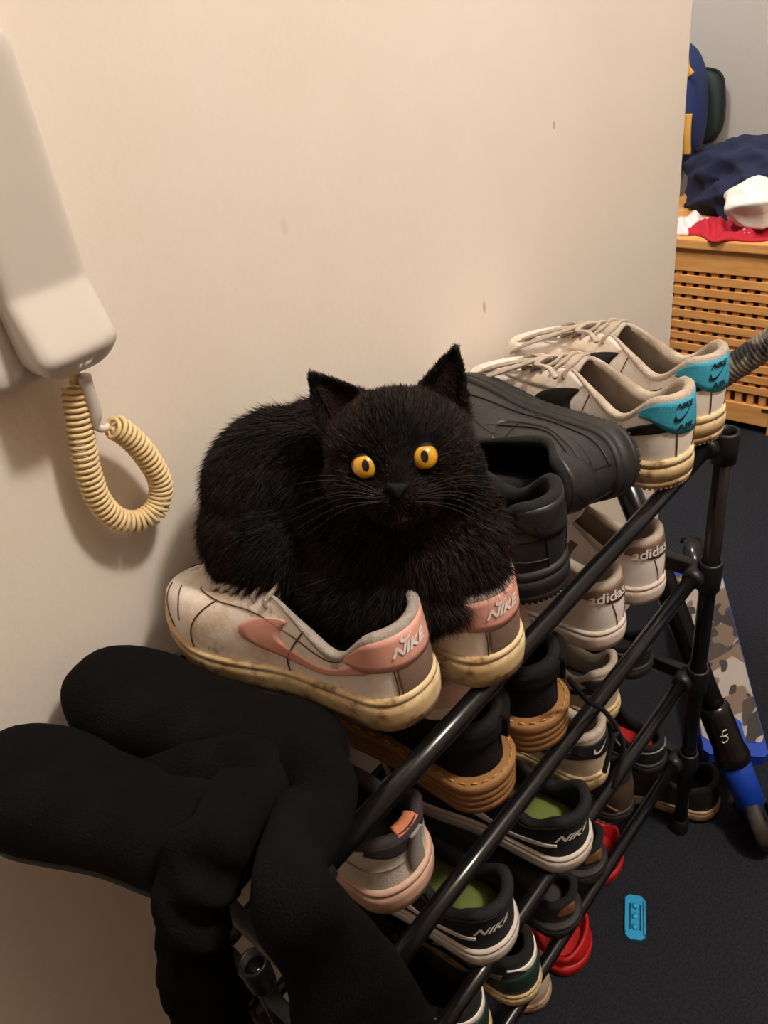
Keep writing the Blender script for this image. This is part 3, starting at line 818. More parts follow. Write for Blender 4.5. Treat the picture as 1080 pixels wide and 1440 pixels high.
for x in (-.016, 0, .016):
    obj('stud', *lathe_geo([(.0045, 0.0), (.0045, .0035), (.0035, .0045), (.0001, .0045)], (x, 0, .0035), (0, 0, 1), 16), toy_m, toy)

# ------------------------------------------------------------------ scooter
blue_paint = mat('blue_painted_metal', srgb(16, 62, 172), 0.38, color2=srgb(14, 52, 150), scale=20, bump=.05)
grip_m = mat('grey_marbled_grip', srgb(120, 112, 104), 0.7, color2=srgb(34, 32, 32), scale=26, lo=.48, hi=.54, stretch=(1, 1, .6), bump=.4, bscale=300)
wheel_m = mat('dark_wheel_rubber', srgb(34, 31, 30), 0.6, color2=srgb(60, 50, 42), scale=40)
def camo():
    M = mat('camo_griptape', srgb(196, 186, 176), 0.9, bump=.5, bscale=500)
    nt = M.node_tree; N = nt.nodes; L = nt.links; p = N['Principled BSDF']
    tc = N.new('ShaderNodeTexCoord'); last = None; prev = srgb(166, 158, 152)
    mp = N.new('ShaderNodeMapping'); mp.inputs['Scale'].default_value = (.75, 1.3, 1); L.new(tc.outputs['Object'], mp.inputs['Vector'])
    for k, (c, sc, th, off) in enumerate(((srgb(116, 100, 86), 16, .52, 0), (srgb(72, 64, 60), 18, .57, 3.1), (srgb(58, 54, 56), 22, .60, 7.7))):
        ad = N.new('ShaderNodeVectorMath'); ad.operation = 'ADD'; ad.inputs[1].default_value = (off, off * 2, 0); L.new(mp.outputs['Vector'], ad.inputs[0])
        nz = N.new('ShaderNodeTexNoise'); nz.inputs['Scale'].default_value = sc; nz.inputs['Detail'].default_value = 1.0; L.new(ad.outputs[0], nz.inputs['Vector'])
        cr = N.new('ShaderNodeMapRange'); cr.inputs['From Min'].default_value = th; cr.inputs['From Max'].default_value = th + .012; L.new(nz.outputs['Fac'], cr.inputs['Value'])
        mx = N.new('ShaderNodeMix'); mx.data_type = 'RGBA'; L.new(cr.outputs['Result'], mx.inputs['Factor'])
        if last is None: mx.inputs[6].default_value = prev
        else: L.new(last, mx.inputs[6])
        mx.inputs[7].default_value = c; last = mx.outputs[2]
    L.new(last, p.inputs['Base Color'])
    return M
camo_m = camo()
axle = atz(1064, 1150, .05)
Tbar = aty(860, 630, -.14)
sc = empty('kick_scooter', (axle[0], axle[1], 0)); tag(sc, 'blue and black kick scooter with camo deck leaning beyond the shoe rack', 'scooter')
O = np.array([axle[0], axle[1], 0.0])
cd = (Tbar - axle); clen = np.linalg.norm(cd); cd /= clen
A0 = axle - O
tube('steering_column', [A0 + cd * s for s in (.17, .3, .45, clen)], .0175, black_metal, sc, 20)
cl = obj('clamp', *lathe_geo([(.019, .115), (.0255, .117), (.0265, .125), (.0255, .135), (.0235, .14), (.0235, .215), (.021, .222), (.0178, .224)], A0, cd, 24), black_metal, sc)
obj('head_tube', *lathe_geo([(.0001, .030), (.020, .030), (.0225, .034), (.0225, .114), (.019, .116)], A0, cd, 24), blue_paint, sc)
# logo on the clamp tube: a small curled mark
def col_frame():
    to = CAM - (O + A0 + cd * .17); n = to - cd * (to @ cd); n /= np.linalg.norm(n)
    return n, np.cross(cd, n)
cn, cb = col_frame()
lg = np.array(catmull([(.006, .012), (.001, .011), (-.002, .006), (0, .001), (.004, -.001), (.001, -.007), (-.005, -.009), (-.006, -.006)], 24))
tube('emblem', [A0 + cd * (.178 + b) + cn * .0238 - cb * a * -1 for a, b in lg], .0011, white_print, sc, 6, flat=.5)
tube('emblem', [A0 + cd * (.178 + b) + cn * .0238 + cb * a for a, b in ((-.006, .003), (0, .002), (.005, .004))], .0010, white_print, sc, 6, flat=.5)
# fork and wheel
dk = atz(985, 815, .09) - atz(1035, 1040, .09); dk[2] = 0; dk /= np.linalg.norm(dk)
side = np.array([-dk[1], dk[0], 0])
wax = np.cross(cd, np.cross(side, cd)); wax /= np.linalg.norm(wax)
f_parts = []
for sgn in (1, -1):
    f_parts.append(tube_geo(catmull([A0 + cd * .034 + wax * sgn * .012, A0 + cd * .028 + wax * sgn * .022, A0 + cd * .015 + wax * sgn * .023, A0 - cd * .004 + wax * sgn * .023], 12), .007, 8))
obj('fork', *merge(*f_parts), black_metal, sc)
WC = A0 - cd * .0
wh = obj('wheel', *lathe_geo([(.030, -.008), (.042, -.012), (.048, -.010), (.050, -.004), (.050, .004), (.048, .010), (.042, .012), (.030, .008), (.030, -.008)], WC, wax, 36), wheel_m, sc)
obj('wheel_hub', *lathe_geo([(.0001, -.013), (.008, -.013), (.010, -.009), (.031, -.006), (.031, .006), (.010, .009), (.008, .013), (.0001, .013)], WC, wax, 30), black_plastic, wh)
# neck and deck
d0 = atz(1036, 1062, .085) - O; d1 = d0 + dk * .50
tube('neck', catmull([A0 + cd * .075, A0 + cd * .06 + dk * .03, d0 - dk * .0 + np.array([0, 0, -.012]), d0 + dk * .06 + np.array([0, 0, -.012])], 16), .017, blue_paint, sc, 12)
def deck_poly(z0, z1, l0, l1, hw):
    pts = [d0 + dk * a + side * b for a, b in ((l0, -hw + .008), (l0 + .008, -hw), (l1 - .008, -hw), (l1, -hw + .008), (l1, hw - .008), (l1 - .008, hw), (l0 + .008, hw), (l0, hw - .008))]
    n = 8
    V = [p + np.array([0, 0, z0]) for p in pts] + [p + np.array([0, 0, z1]) for p in pts]
    return V, [list(range(n))[::-1], [n + i for i in range(n)]] + [[i, (i + 1) % n, n + (i + 1) % n, n + i] for i in range(n)]
fix_normals(obj('deck', *deck_poly(-.022, -.0005, .0, .50, .05), blue_paint, sc, False))
gt = fix_normals(obj('grip_tape', *deck_poly(-.0006, .0012, .028, .46, .0485), camo_m, sc, False)); gt['label'] = 'brown and grey camouflage grip tape'
fix_normals(obj('neck_plate', *deck_poly(.0008, .0045, -.005, .075, .018), blue_paint, sc, False))
rw = d1 + dk * .045; rw[2] = .05
obj('rear_wheel', *lathe_geo([(.001, -.011), (.042, -.012), (.048, -.010), (.050, -.004), (.050, .004), (.048, .010), (.042, .012), (.001, .011)], rw, side, 32), wheel_m, sc)
V, F = ring_loft([[rw + dk * .056 * math.cos(a) * 1.0 + np.array([0, 0, .056 * math.sin(a)]) + side * sgn for sgn in (-.018, .018, .018, -.018)] if False else [rw + dk * rr_ * math.cos(a) + np.array([0, 0, rr_ * math.sin(a)]) + side * sg for rr_, sg in ((.056, -.018), (.056, .018), (.059, .018), (.059, -.018))] for a in np.linspace(.3, 2.7, 12)], True, True, True)
fix_normals(obj('rear_fender', V, F, black_metal, sc))
hb = atx(1015, 527, .865) - O; TB = Tbar - O
bd_ = hb - TB; bd_ /= np.linalg.norm(bd_)
tube('handlebar', [TB - bd_ * .17, TB, TB + bd_ * .28], .011, black_metal, sc, 14)
g_end = atx(1080, 490, .875) - O
for a, b in ((.155, .31), (-.17, -.05)):
    prof = [(.011, a), (.017, a), (.018, a + .004)]
    nr = 26
    for k in range(nr):
        s_ = a + .006 + (b - a - .02) * k / nr; prof += [(.0165, s_), (.0165, s_ + .0022), (.0159, s_ + .0026), (.0159, s_ + .0036)]
    prof += [(.0165, b - .01), (.019, b - .008), (.019, b - .002), (.016, b), (.0001, b)]
    obj('grip', *lathe_geo(prof, TB, bd_, 20), grip_m, sc)

# ------------------------------------------------------------------ slatted wooden chest and what lies on it
wood = mat('oiled_acacia', srgb(230, 172, 104), 0.5, color2=srgb(210, 146, 80), scale=9, lo=.35, hi=.65, stretch=(6, .8, 6), bump=.1, bscale=60)
wood_v = mat('oiled_acacia_upright', srgb(224, 164, 98), 0.5, color2=srgb(204, 138, 74), scale=9, lo=.35, hi=.65, stretch=(6, 6, .8), bump=.1, bscale=60)
CX, CY0, CY1, CZ = 2.059, -.035, .465, .518
chest = empty('slatted_chest', (CX, CY0, 0)); tag(chest, 'slatted wooden storage chest heaped with clothes by the far wall', 'chest')
def cb_(name, lo, hi, m_, bev=.002):
    return box(name, (lo[0] - CX, lo[1] - CY0, lo[2]), (hi[0] - CX, hi[1] - CY0, hi[2]), m_, chest, bev)
cb_('lid', (CX - .012, CY0 - .01, CZ - .004), (CX + .50, CY1 + .01, CZ + .022), wood, .004)
cb_('apron', (CX, CY0, CZ - .068), (CX + .018, CY1, CZ - .004), wood)
cb_('bottom_rail', (CX, CY0 + .05, .026), (CX + .018, CY1 - .05, .085), wood)
for y in (CY0, CY1 - .05):
    cb_('leg', (CX + .0005, y, 0), (CX + .045, y + .05, CZ - .068), wood_v)
    cb_('leg', (CX + .44, y, 0), (CX + .485, y + .05, CZ - .005), wood_v)
hz = np.arange(CZ - .068 - .0115 - .0215, .09, -.0330)
for z in hz:
    cb_('slat', (CX + .001, CY0 + .012, z), (CX + .006, CY1 - .012, z + .0215), wood, .001)
for y in np.arange(CY0 + .065, CY1 - .06, .0330):
    cb_('upright_slat', (CX + .0062, y, .085), (CX + .019, y + .0185, CZ - .068), wood_v, .001)
for yy in (CY0 + .003, CY1 - .012):
    cb_('side_panel', (CX + .045, yy, .03), (CX + .44, yy + .009, CZ - .005), wood)
cb_('back_panel', (CX + .44, CY0 + .05, .03), (CX + .449, CY1 - .05, CZ - .005), wood)
cb_('bottom_board', (CX + .02, CY0 + .012, .03), (CX + .44, CY1 - .012, .04), wood)
cb_('bracket', (CX - .0015, CY0 + .004, .072), (CX, CY0 + .07, .082), mat('steel', srgb(150, 150, 150), .35, metallic=1.0), .0004)

def cloth_heap(name, label, cat, center, rad, mat_, seed=0, amp=.25, freq=3.0, group=None, n=(40, 22), flatten=0.0, power=1.0, ridge=True):
    rg = np.random.default_rng(seed)
    K = rg.normal(size=(7, 3)) * freq; ph = rg.uniform(0, 6.28, 7); am = rg.uniform(.4, 1, 7) / 4
    nu, nv = n; V = []
    for j in range(nv):
        th = math.pi * (j + .0) / (nv - 1)
        for i in range(nu):
            a = 2 * math.pi * i / nu
            d = np.array([math.cos(a) * math.sin(th), math.sin(a) * math.sin(th), math.cos(th)])
            q = np.sin(K @ d + ph)
            if ridge: q = 1 - 2 * np.abs(q)
            f = 1 + amp * float((am * q).sum())
            p = np.sign(d) * np.abs(d) ** power * np.array(rad) * f
            if p[2] < -flatten * rad[2]: p[2] = -flatten * rad[2]
            V.append(p)
    F = [[j * nu + i, j * nu + (i + 1) % nu, (j + 1) * nu + (i + 1) % nu, (j + 1) * nu + i] for j in range(nv - 1) for i in range(nu)]
    o = fix_normals(obj(name, V, F, mat_)); o.location = center
    return tag(o, label, cat, group)
navy = mat('navy_cotton', srgb(24, 30, 62), 0.9, color2=srgb(18, 22, 48), scale=14, bump=.3, bscale=400, sheen=.2)
whitec = mat('white_towelling', srgb(232, 228, 220), 0.95, color2=srgb(214, 206, 192), scale=12, bump=.5, bscale=300, sheen=.3)
LIDZ = CZ + .022
cloth_heap('folded_clothes', 'crumpled navy blue clothes piled on the wooden chest', 'clothes', (2.34, .17, LIDZ + .055), (.17, .27, .135), navy, 3, .34, 3.4, n=(140, 70), flatten=.40)
cloth_heap('wool_hat', 'white knitted hat lying on the red scarf', 'hat', (2.135, .142, LIDZ + .072), (.075, .082, .066), whitec, 15, .42, 1.9, n=(90, 46), flatten=.80)

# scarf / shirt on the front edge of the chest lid
def scarf_mat():
    M = mat('red_and_white_jersey', srgb(176, 20, 44), 0.85, bump=.4, bscale=500)
    nt = M.node_tree; N = nt.nodes; L = nt.links; p = N['Principled BSDF']
    tc = N.new('ShaderNodeTexCoord'); sp = N.new('ShaderNodeSeparateXYZ'); L.new(tc.outputs['Object'], sp.inputs[0])
    nz = N.new('ShaderNodeTexNoise'); nz.inputs['Scale'].default_value = 9; nz.inputs['Detail'].default_value = 0; L.new(tc.outputs['Object'], nz.inputs['Vector'])
    ad = N.new('ShaderNodeMath'); ad.operation = 'MULTIPLY_ADD'; ad.inputs[1].default_value = .12; L.new(nz.outputs['Fac'], ad.inputs[0]); L.new(sp.outputs[1], ad.inputs[2])
    gt_ = N.new('ShaderNodeMath'); gt_.operation = 'GREATER_THAN'; gt_.inputs[1].default_value = .155; L.new(ad.outputs[0], gt_.inputs[0])
    n2 = N.new('ShaderNodeTexNoise'); n2.inputs['Scale'].default_value = 60; n2.inputs['Detail'].default_value = 1; L.new(tc.outputs['Object'], n2.inputs['Vector'])
    g2 = N.new('ShaderNodeMath'); g2.operation = 'GREATER_THAN'; g2.inputs[1].default_value = .72; L.new(n2.outputs['Fac'], g2.inputs[0])
    mx_ = N.new('ShaderNodeMath'); mx_.operation = 'MAXIMUM'; L.new(gt_.outputs[0], mx_.inputs[0]); L.new(g2.outputs[0], mx_.inputs[1])
    mx = N.new('ShaderNodeMix'); mx.data_type = 'RGBA'; mx.inputs[6].default_value = srgb(176, 20, 44); mx.inputs[7].default_value = srgb(222, 210, 208)
    L.new(mx_.outputs[0], mx.inputs['Factor']); L.new(mx.outputs[2], p.inputs['Base Color'])
    return M
nu, nv = 60, 22; G = np.zeros((nu, nv, 3))
for i in range(nu):
    for j in range(nv):
        u = i / (nu - 1); v = j / (nv - 1)
        y = -.17 + .36 * u; x = -.075 + .15 * v + .018 * math.sin(u * 9 + 1) * (1 - v) + .01 * math.sin(23 * u)
        edge = min(1, 4 * u, 4 * (1 - u), 5 * v + .12, 5 * (1 - v) + .12)
        z = .004 + edge * (.012 + .010 * math.sin(u * 21 + v * 5) + .008 * math.sin(u * 37 - v * 11)) + .018 * max(0, u - .55) * 2 * edge
        G[i, j] = (x, y, max(z, .003))
V = G.reshape(-1, 3).tolist(); n0 = len(V); V += [(p[0], p[1], .0006) for p in V]
F = [[i * nv + j, (i + 1) * nv + j, (i + 1) * nv + j + 1, i * nv + j + 1] for i in range(nu - 1) for j in range(nv - 1)]
F += [[n0 + a for a in f[::-1]] for f in F]
bd = [i * nv for i in range(nu)] + [(nu - 1) * nv + j for j in range(1, nv)] + [i * nv + nv - 1 for i in range(nu - 2, -1, -1)] + [j for j in range(nv - 2, 0, -1)]
F += [[bd[a], bd[(a + 1) % len(bd)], bd[(a + 1) % len(bd)] + n0, bd[a] + n0] for a in range(len(bd))]
sf = fix_normals(obj('football_jersey', V, F, scarf_mat())); sf.location = (2.135, .205, LIDZ)
tag(sf, 'crumpled red and white jersey under the white hat on the chest', 'jersey')
# laundry inside the chest
cloth_heap('laundry', 'pale blue laundry inside the slatted chest', 'clothes', (2.29, .215, .16), (.17, .19, .16), mat('pale_blue_cotton', srgb(150, 166, 176), .9), 21, .3, 3.0, n=(60, 30), flatten=.74)

# bags hanging on the far wall
bag_blue = mat('royal_blue_nylon', srgb(22, 44, 98), 0.7, color2=srgb(16, 34, 80), scale=20, bump=.3, bscale=400)
bag_yellow = mat('mustard_trim', srgb(196, 148, 64), 0.7)
bag_red = mat('red_piping', srgb(150, 26, 40), 0.6)
bag_green = mat('dark_green_nylon', srgb(28, 42, 40), 0.75, bump=.3, bscale=400)
black_strap = mat('black_webbing', srgb(20, 20, 22), 0.8, bump=.3, bscale=500)
def puffy(hx, hy, hz_, nx=28, ny=20, p=3.2, top=1.0):
    V = []; 
    for j in range(ny):
        th = math.pi * j / (ny - 1)
        for i in range(nx):
            a = 2 * math.pi * i / nx
            d = np.array([math.cos(a) * math.sin(th), math.sin(a) * math.sin(th), math.cos(th)])
            k = (np.abs(d) ** p).sum() ** (-1 / p)
            q = d * k
            V.append((q[0] * hx, q[1] * hy * (1 - .12 * max(0, q[2])), q[2] * hz_))
    F = [[j * nx + i, j * nx + (i + 1) % nx, (j + 1) * nx + (i + 1) % nx, (j + 1) * nx + i] for j in range(ny - 1) for i in range(nx)]
    return V, F
bp_ = empty('backpack', (2.485, .594, .776)); tag(bp_, 'royal blue backpack with mustard trim hanging beside the dark green bag', 'backpack')
fix_normals(obj('body', *puffy(.085, .155, .185, 48, 34), bag_blue, bp_))
fix_normals(obj('front_pocket', *(lambda g: ([(v[0] - .075, v[1], v[2] - .06) for v in g[0]], g[1]))(puffy(.04, .115, .095, 36, 24)), bag_blue, bp_))
tube('trim', catmull([(-.07, -.118, .15), (-.072, -.125, .12), (-.07, -.14, .10)], 14), .010, bag_yellow, bp_, 8, flat=.3)
tube('trim', catmull([(-.07, -.138, .0), (-.074, -.14, -.05), (-.07, -.143, -.11)], 14), .012, bag_yellow, bp_, 8, flat=.3)
tube('piping', catmull([(-.112, -.03, .03), (-.112, -.085, .015), (-.112, -.105, -.05), (-.105, -.10, -.13)], 20), .004, bag_red, bp_, 8)
tube('shoulder_strap', catmull([(-.01, -.13, -.12), (-.03, -.18, -.105), (-.04, -.205, -.135), (-.03, -.19, -.18), (-.02, -.14, -.17)], 24), .010, black_strap, bp_, 8, flat=.4)
tube('hang_loop', catmull([(.075, -.02, .165), (.09, -.02, .20), (.095, 0, .21), (.09, .02, .20), (.075, .02, .165)], 16), .004, black_strap, bp_, 6)
gb = empty('shoulder_bag', (2.615, .56, .76)); tag(gb, 'dark green shoulder bag with black edging behind the blue backpack', 'bag')
fix_normals(obj('body', *puffy(.038, .128, .105, 40, 28, 4.5), bag_green, gb))
pp = [(0, .128 * s * (abs(math.cos(a)) ** .45 if s else 1), 0) for s in (1,) for a in (0,)]
ring_ = [(-.012, .1285 * np.sign(math.cos(a)) * abs(math.cos(a)) ** .44, .1055 * np.sign(math.sin(a)) * abs(math.sin(a)) ** .44) for a in np.linspace(0, 2 * math.pi, 60)]
tube('edging', ring_, .004, black_strap, gb, 6)
tube('hang_loop', catmull([(.02, -.02, .10), (.033, -.01, .14), (.036, 0, .15), (.033, .01, .14), (.02, .02, .10)], 16), .004, black_strap, gb, 6)

# ------------------------------------------------------------------ wall phone
ph_m = mat('white_phone_plastic', srgb(214, 206, 198), 0.42, spec=.4)
cord_m = mat('yellowed_cord_plastic', srgb(226, 200, 150), 0.45, spec=.4)
phone = empty('wall_phone', (.215, 0, 1.0)); tag(phone, 'white wall intercom phone with yellowed coiled cord', 'phone')
PO = np.array([.215, 0, 1.0])
def rounded_outline(x0, x1, z0, z1, rb, rt, n=8):
    pts = []
    for cx, cz, r, a0 in ((x1 - rb, z0 + rb, rb, -90), (x1 - rt, z1 - rt, rt, 0), (x0 + rt, z1 - rt, rt, 90), (x0 + rb, z0 + rb, rb, 180)):
        for k in range(n):
            a = math.radians(a0 + 90 * k / (n - 1)); pts.append((cx + r * math.cos(a), cz + r * math.sin(a)))
    return np.array(pts)
def subdiv(poly, m_):
    out = []
    for i in range(len(poly)):
        a, b = poly[i], poly[(i + 1) % len(poly)]
        k = max(1, int(np.linalg.norm(b - a) / m_))
        for j in range(k): out.append(a + (b - a) * j / k)
    return np.array(out)
def slab(name, outline, back, Dfun, mat_, parent, bev=.007):
    o2 = subdiv(outline, .003); c = o2.mean(0); R = []
    hx = (o2[:, 0].max() - o2[:, 0].min()) / 2; hz2 = (o2[:, 1].max() - o2[:, 1].min()) / 2
    def ins(d): return np.stack([c[0] + (o2[:, 0] - c[0]) * (1 - d / hx), c[1] + (o2[:, 1] - c[1]) * (1 - d / hz2)], -1)
    def ring(q, f): D = np.array([Dfun(z) for z in q[:, 1]]); return np.stack([q[:, 0] - PO[0], -(back + (D - back) * f), q[:, 1] - PO[2]], -1)
    for d, f in ((bev * .5, 0), (0, .06), (0, .5), (.0004, .78), (bev * .25, .90), (bev * .7, .975), (bev * 1.3, 1.0)): R.append(ring(ins(d), f))
    for k in (.8, .6, .4, .2, .0):
        q = ins(bev * 1.3); q = np.stack([c[0] + (q[:, 0] - c[0]) * k, c[1] + (q[:, 1] - c[1]) * (1 if k > .9 else 1)], -1); R.append(ring(q, 1.0))
    V, F = ring_loft(R, True, True, False)
    return fix_normals(obj(name, V, F, mat_, parent))
slab('handset', rounded_outline(.187, .250, 1.018, 1.235, .022, .018), .030, lambda z: float(np.interp(z, [1.018, 1.036, 1.079, 1.082, 1.235], [.054, .066, .0505, .0505, .066])), ph_m, phone)
slab('cradle', rounded_outline(.150, .226, 1.016, 1.26, .026, .02), .0, lambda z: .029, ph_m, phone, .010)
pts = [(106, 536, -.030), (108, 570, -.028), (116, 625, -.026), (126, 670, -.024), (142, 708, -.022), (168, 731, -.022), (198, 732, -.024), (221, 712, -.026), (226, 680, -.028), (212, 650, -.030), (190, 622, -.031), (168, 604, -.032), (152, 598, -.033)]
CP = catmull([aty(*p) for p in pts], 1300)
ln = np.concatenate([[0], np.cumsum(np.linalg.norm(np.diff(CP, axis=0), axis=1))])
turns = 54; m_ = turns * 14
sv = np.linspace(0, ln[-1], m_); CPu = np.stack([np.interp(sv, ln, CP[:, k]) for k in range(3)], -1)
Pc, Tc, Nc, Bc = frames(CPu); ang = np.linspace(0, 2 * math.pi * turns, m_)
rad_ = .0088 * np.clip(np.minimum(np.arange(m_), np.arange(m_)[::-1]) / 14., .25, 1)
helix = Pc + rad_[:, None] * (np.cos(ang)[:, None] * Nc + np.sin(ang)[:, None] * Bc)
tube('coiled_cord', helix - PO, .0019, cord_m, phone, 6)
sl = [aty(118, 528, -.040), aty(126, 555, -.038), aty(134, 580, -.036), aty(136, 600, -.035), aty(146, 603, -.034), aty(152, 598, -.033)]
tube('strain_relief', catmull(sl, 24) - PO, np.concatenate([np.full(10, .0050), np.linspace(.0050, .0030, 4), np.full(10, .0028)]), ph_m, phone, 10)
tube('cord_plug', [aty(104, 518, -.032) - PO, aty(106, 537, -.030) - PO], .0042, cord_m, phone, 10)

# ------------------------------------------------------------------ tall black boots
boot_suede = mat('black_boot_suede', srgb(11, 10, 10), 0.97, color2=srgb(16, 15, 15), scale=30, bump=.6, bscale=500, sheen=.05, spec=.08)
boot_sole = mat('black_boot_sole', srgb(12, 12, 12), 0.7, bump=.2)
def sweep_flat(P, hw_, th, wr_seed, n=70, m_=36, wdir=None, amp=.015):
    P = catmull(P, n); T = np.gradient(P, axis=0); T /= np.linalg.norm(T, axis=1)[:, None]
    hw_ = catmull(np.array(hw_)[:, None], n)[:, 0]; th = catmull(np.array(th)[:, None], n)[:, 0]
    rg = np.random.default_rng(wr_seed); kk = np.round(rg.uniform(-1, 1, (8, 2)) * np.array([5, 2.6])); ph = rg.uniform(0, 6.28, 8)
    R = []
    for i in range(n):
        to = CAM - P[i] if wdir is None else np.array(wdir)
        to = to / np.linalg.norm(to)
        w = np.cross(T[i], to); w /= np.linalg.norm(w) + 1e-9
        d = np.cross(w, T[i])
        ring = []
        for j in range(m_):
            a = 2 * math.pi * j / m_
            u = i / n * 6.28
            wr = sum(1 - 2 * abs(math.sin(kk[q][0] * u * .8 + kk[q][1] * a * .5 + ph[q])) for q in range(8)) / 8 * amp
            ca, sa = math.cos(a), math.sin(a)
            ca = np.sign(ca) * abs(ca) ** .8; sa = np.sign(sa) * abs(sa) ** .8
            ring.append(P[i] + w * ca * (hw_[i] + wr * .6) + d * sa * (th[i] + wr))
        R.append(ring)
    return ring_loft(R, True, True, True)
def boot(label, toe, heel, z, shaft_pts, shw, sth, seed, pitch=0):
    toe = np.array(toe); heel = np.array(heel); d = toe - heel; L = np.linalg.norm(d); yaw = math.degrees(math.atan2(d[1], d[0]))
    root = empty('boot'); tag(root, label, 'boot', 'black suede boots flopped over the near end of the rack')
    S = Shoe(L=L, Wd=.100, hs=.013, ht=.012, spring=.006, heelw=.40, N=60)
    place(root, heel, z, yaw, pitch)
    shoe_sole(S, root, boot_sole, [(.006, 0), (.001, .002), (0, .3), (0, .7), (.001, .9), (.004, 1.0), (.012, 1.0)])
    R = []; nq = 44
    for q in (1 - np.cos(np.linspace(0.03, math.pi - .03, nq))) / 2:
        w = float(S.hw(np.array(q))) * .99; h = float(sm(np.array(q), [0, .1, .3, .5, .7, .88, 1.0], [.024, .034, .036, .040, .044, .042, .026]))
        e = math.sqrt(max(0, 1 - max(0, (q - .86) / .14) ** 2)); h = .006 + (h - .006) * (e * .85 + .15)
        ring = []
        for a in np.linspace(0, 2 * math.pi, 32, endpoint=False):
            ca, sa = math.cos(a), math.sin(a)
            y = np.sign(ca) * abs(ca) ** .75 * w
            zz = .010 + (h * abs(sa) ** .85 if sa > 0 else -.004 * abs(sa))
            wr = (.0040 * (1 - 2 * abs(math.sin(14 * q + 1.5 * a + seed))) + .0018 * math.sin(37 * q + 3 * a)) * math.exp(-((q - .42) / .20) ** 2)
            ring.append((q * L, y, zz + wr + .003 * S.spr(np.array(q)) / .006))
        R.append(ring)
    fix_normals(obj('foot', *ring_loft(R, True, True, True), boot_suede, root))
    inv = root.matrix_world.inverted()
    V, F = sweep_flat(shaft_pts, shw, sth, seed)
    fix_normals(obj('shaft', [tuple(inv @ Vector(v)) for v in V], F, boot_suede, root))
    return root
BZ = TZ[0] + .0005
def shaft_path(rows):
    P = [np.array(q) if len(q) == 3 else (aty(q[0], q[1], q[3]) if q[2] == 'y' else atd(q[0], q[1], q[3])) for q, w, t in rows]
    Wd = [w * (RW.T @ (p - CAM))[2] / FPX for p, (q, w, t) in zip(P, rows)]
    return P, Wd, [t for q, w, t in rows]
P_, W_, T_ = shaft_path([((.172, -.190, .768), 45, .014), (((395, 1060, 'd', .545)), 60, .016), (((455, 1105, 'd', .515)), 60, .020), (((432, 1165, 'd', .490)), 56, .020), (((405, 1240, 'y', -.335)), 64, .020),
                         (((456, 1330, 'y', -.338)), 76, .020), (((505, 1430, 'y', -.338)), 100, .020), (((545, 1550, 'y', -.338)), 105, .020), (((590, 1680, 'y', -.338)), 100, .018)])
boot('long black suede boot beside the sneaker, shaft folded over the front rail', (.120, -.020), (.196, -.272), BZ, P_, W_, T_, 3)
P_, W_, T_ = shaft_path([((.085, -.150, .765), 40, .012), (((352, 1095, 'd', .530)), 62, .014), (((318, 1165, 'd', .480)), 62, .018), (((282, 1225, 'd', .470)), 64, .018), (((268, 1290, 'd', .480)), 60, .016),
                         (((272, 1360, 'd', .510)), 56, .016), (((300, 1450, 'd', .560)), 60, .016), (((335, 1560, 'd', .620)), 60, .016)])
boot('long black suede boot overhanging the rack end, shaft drooping past the corner post', (.028, -.036), (.112, -.275), BZ, P_, W_, T_, 9)

# ------------------------------------------------------------------ cat
cat = empty('cat', tuple(atd(500, 850, .62))); tag(cat, 'black long-haired cat with amber eyes sitting on the pink sneakers', 'cat')
CO = np.array(cat.location)
bm = bmesh.new()
def ell(px, py, d, r, squash=(1, 1, 1), center=None):
    c = atd(px, py, d) if center is None else center
    fr = np.stack([right, -down, -fwd], 1)
    if np.isscalar(r): r = (r, r, r)
    Mx = Matrix([[fr[i][0] * r[0], fr[i][1] * r[1], fr[i][2] * r[2], c[i]] for i in range(3)] + [[0, 0, 0, 1]])
    bmesh.ops.create_icosphere(bm, subdivisions=4, radius=1.0, matrix=Mx)
HD = .535
k_ = HD / FPX
def hp(px, py, w=0.0): return atd(px, py, HD - w)
# trunk, haunches, chest
ell(412, 690, .655, (.070, .066, .072)); ell(470, 680, .640, (.070, .066, .070)); ell(375, 745, .650, (.050, .056, .056)); ell(420, 770, .625, (.056, .052, .055))
ell(530, 735, .615, (.072, .070, .070)); ell(598, 755, .600, (.058, .062, .060)); ell(500, 820, .600, (.046, .038, .046)); ell(560, 830, .590, (.050, .036, .040))
ell(640, 760, .585, (.036, .040, .036)); ell(660, 800, .582, (.026, .022, .028)); ell(600, 850, .575, (.034, .015, .020)); ell(545, 868, .580, (.030, .015, .022))
ell(572, 705, .572, (.056, .044, .048))
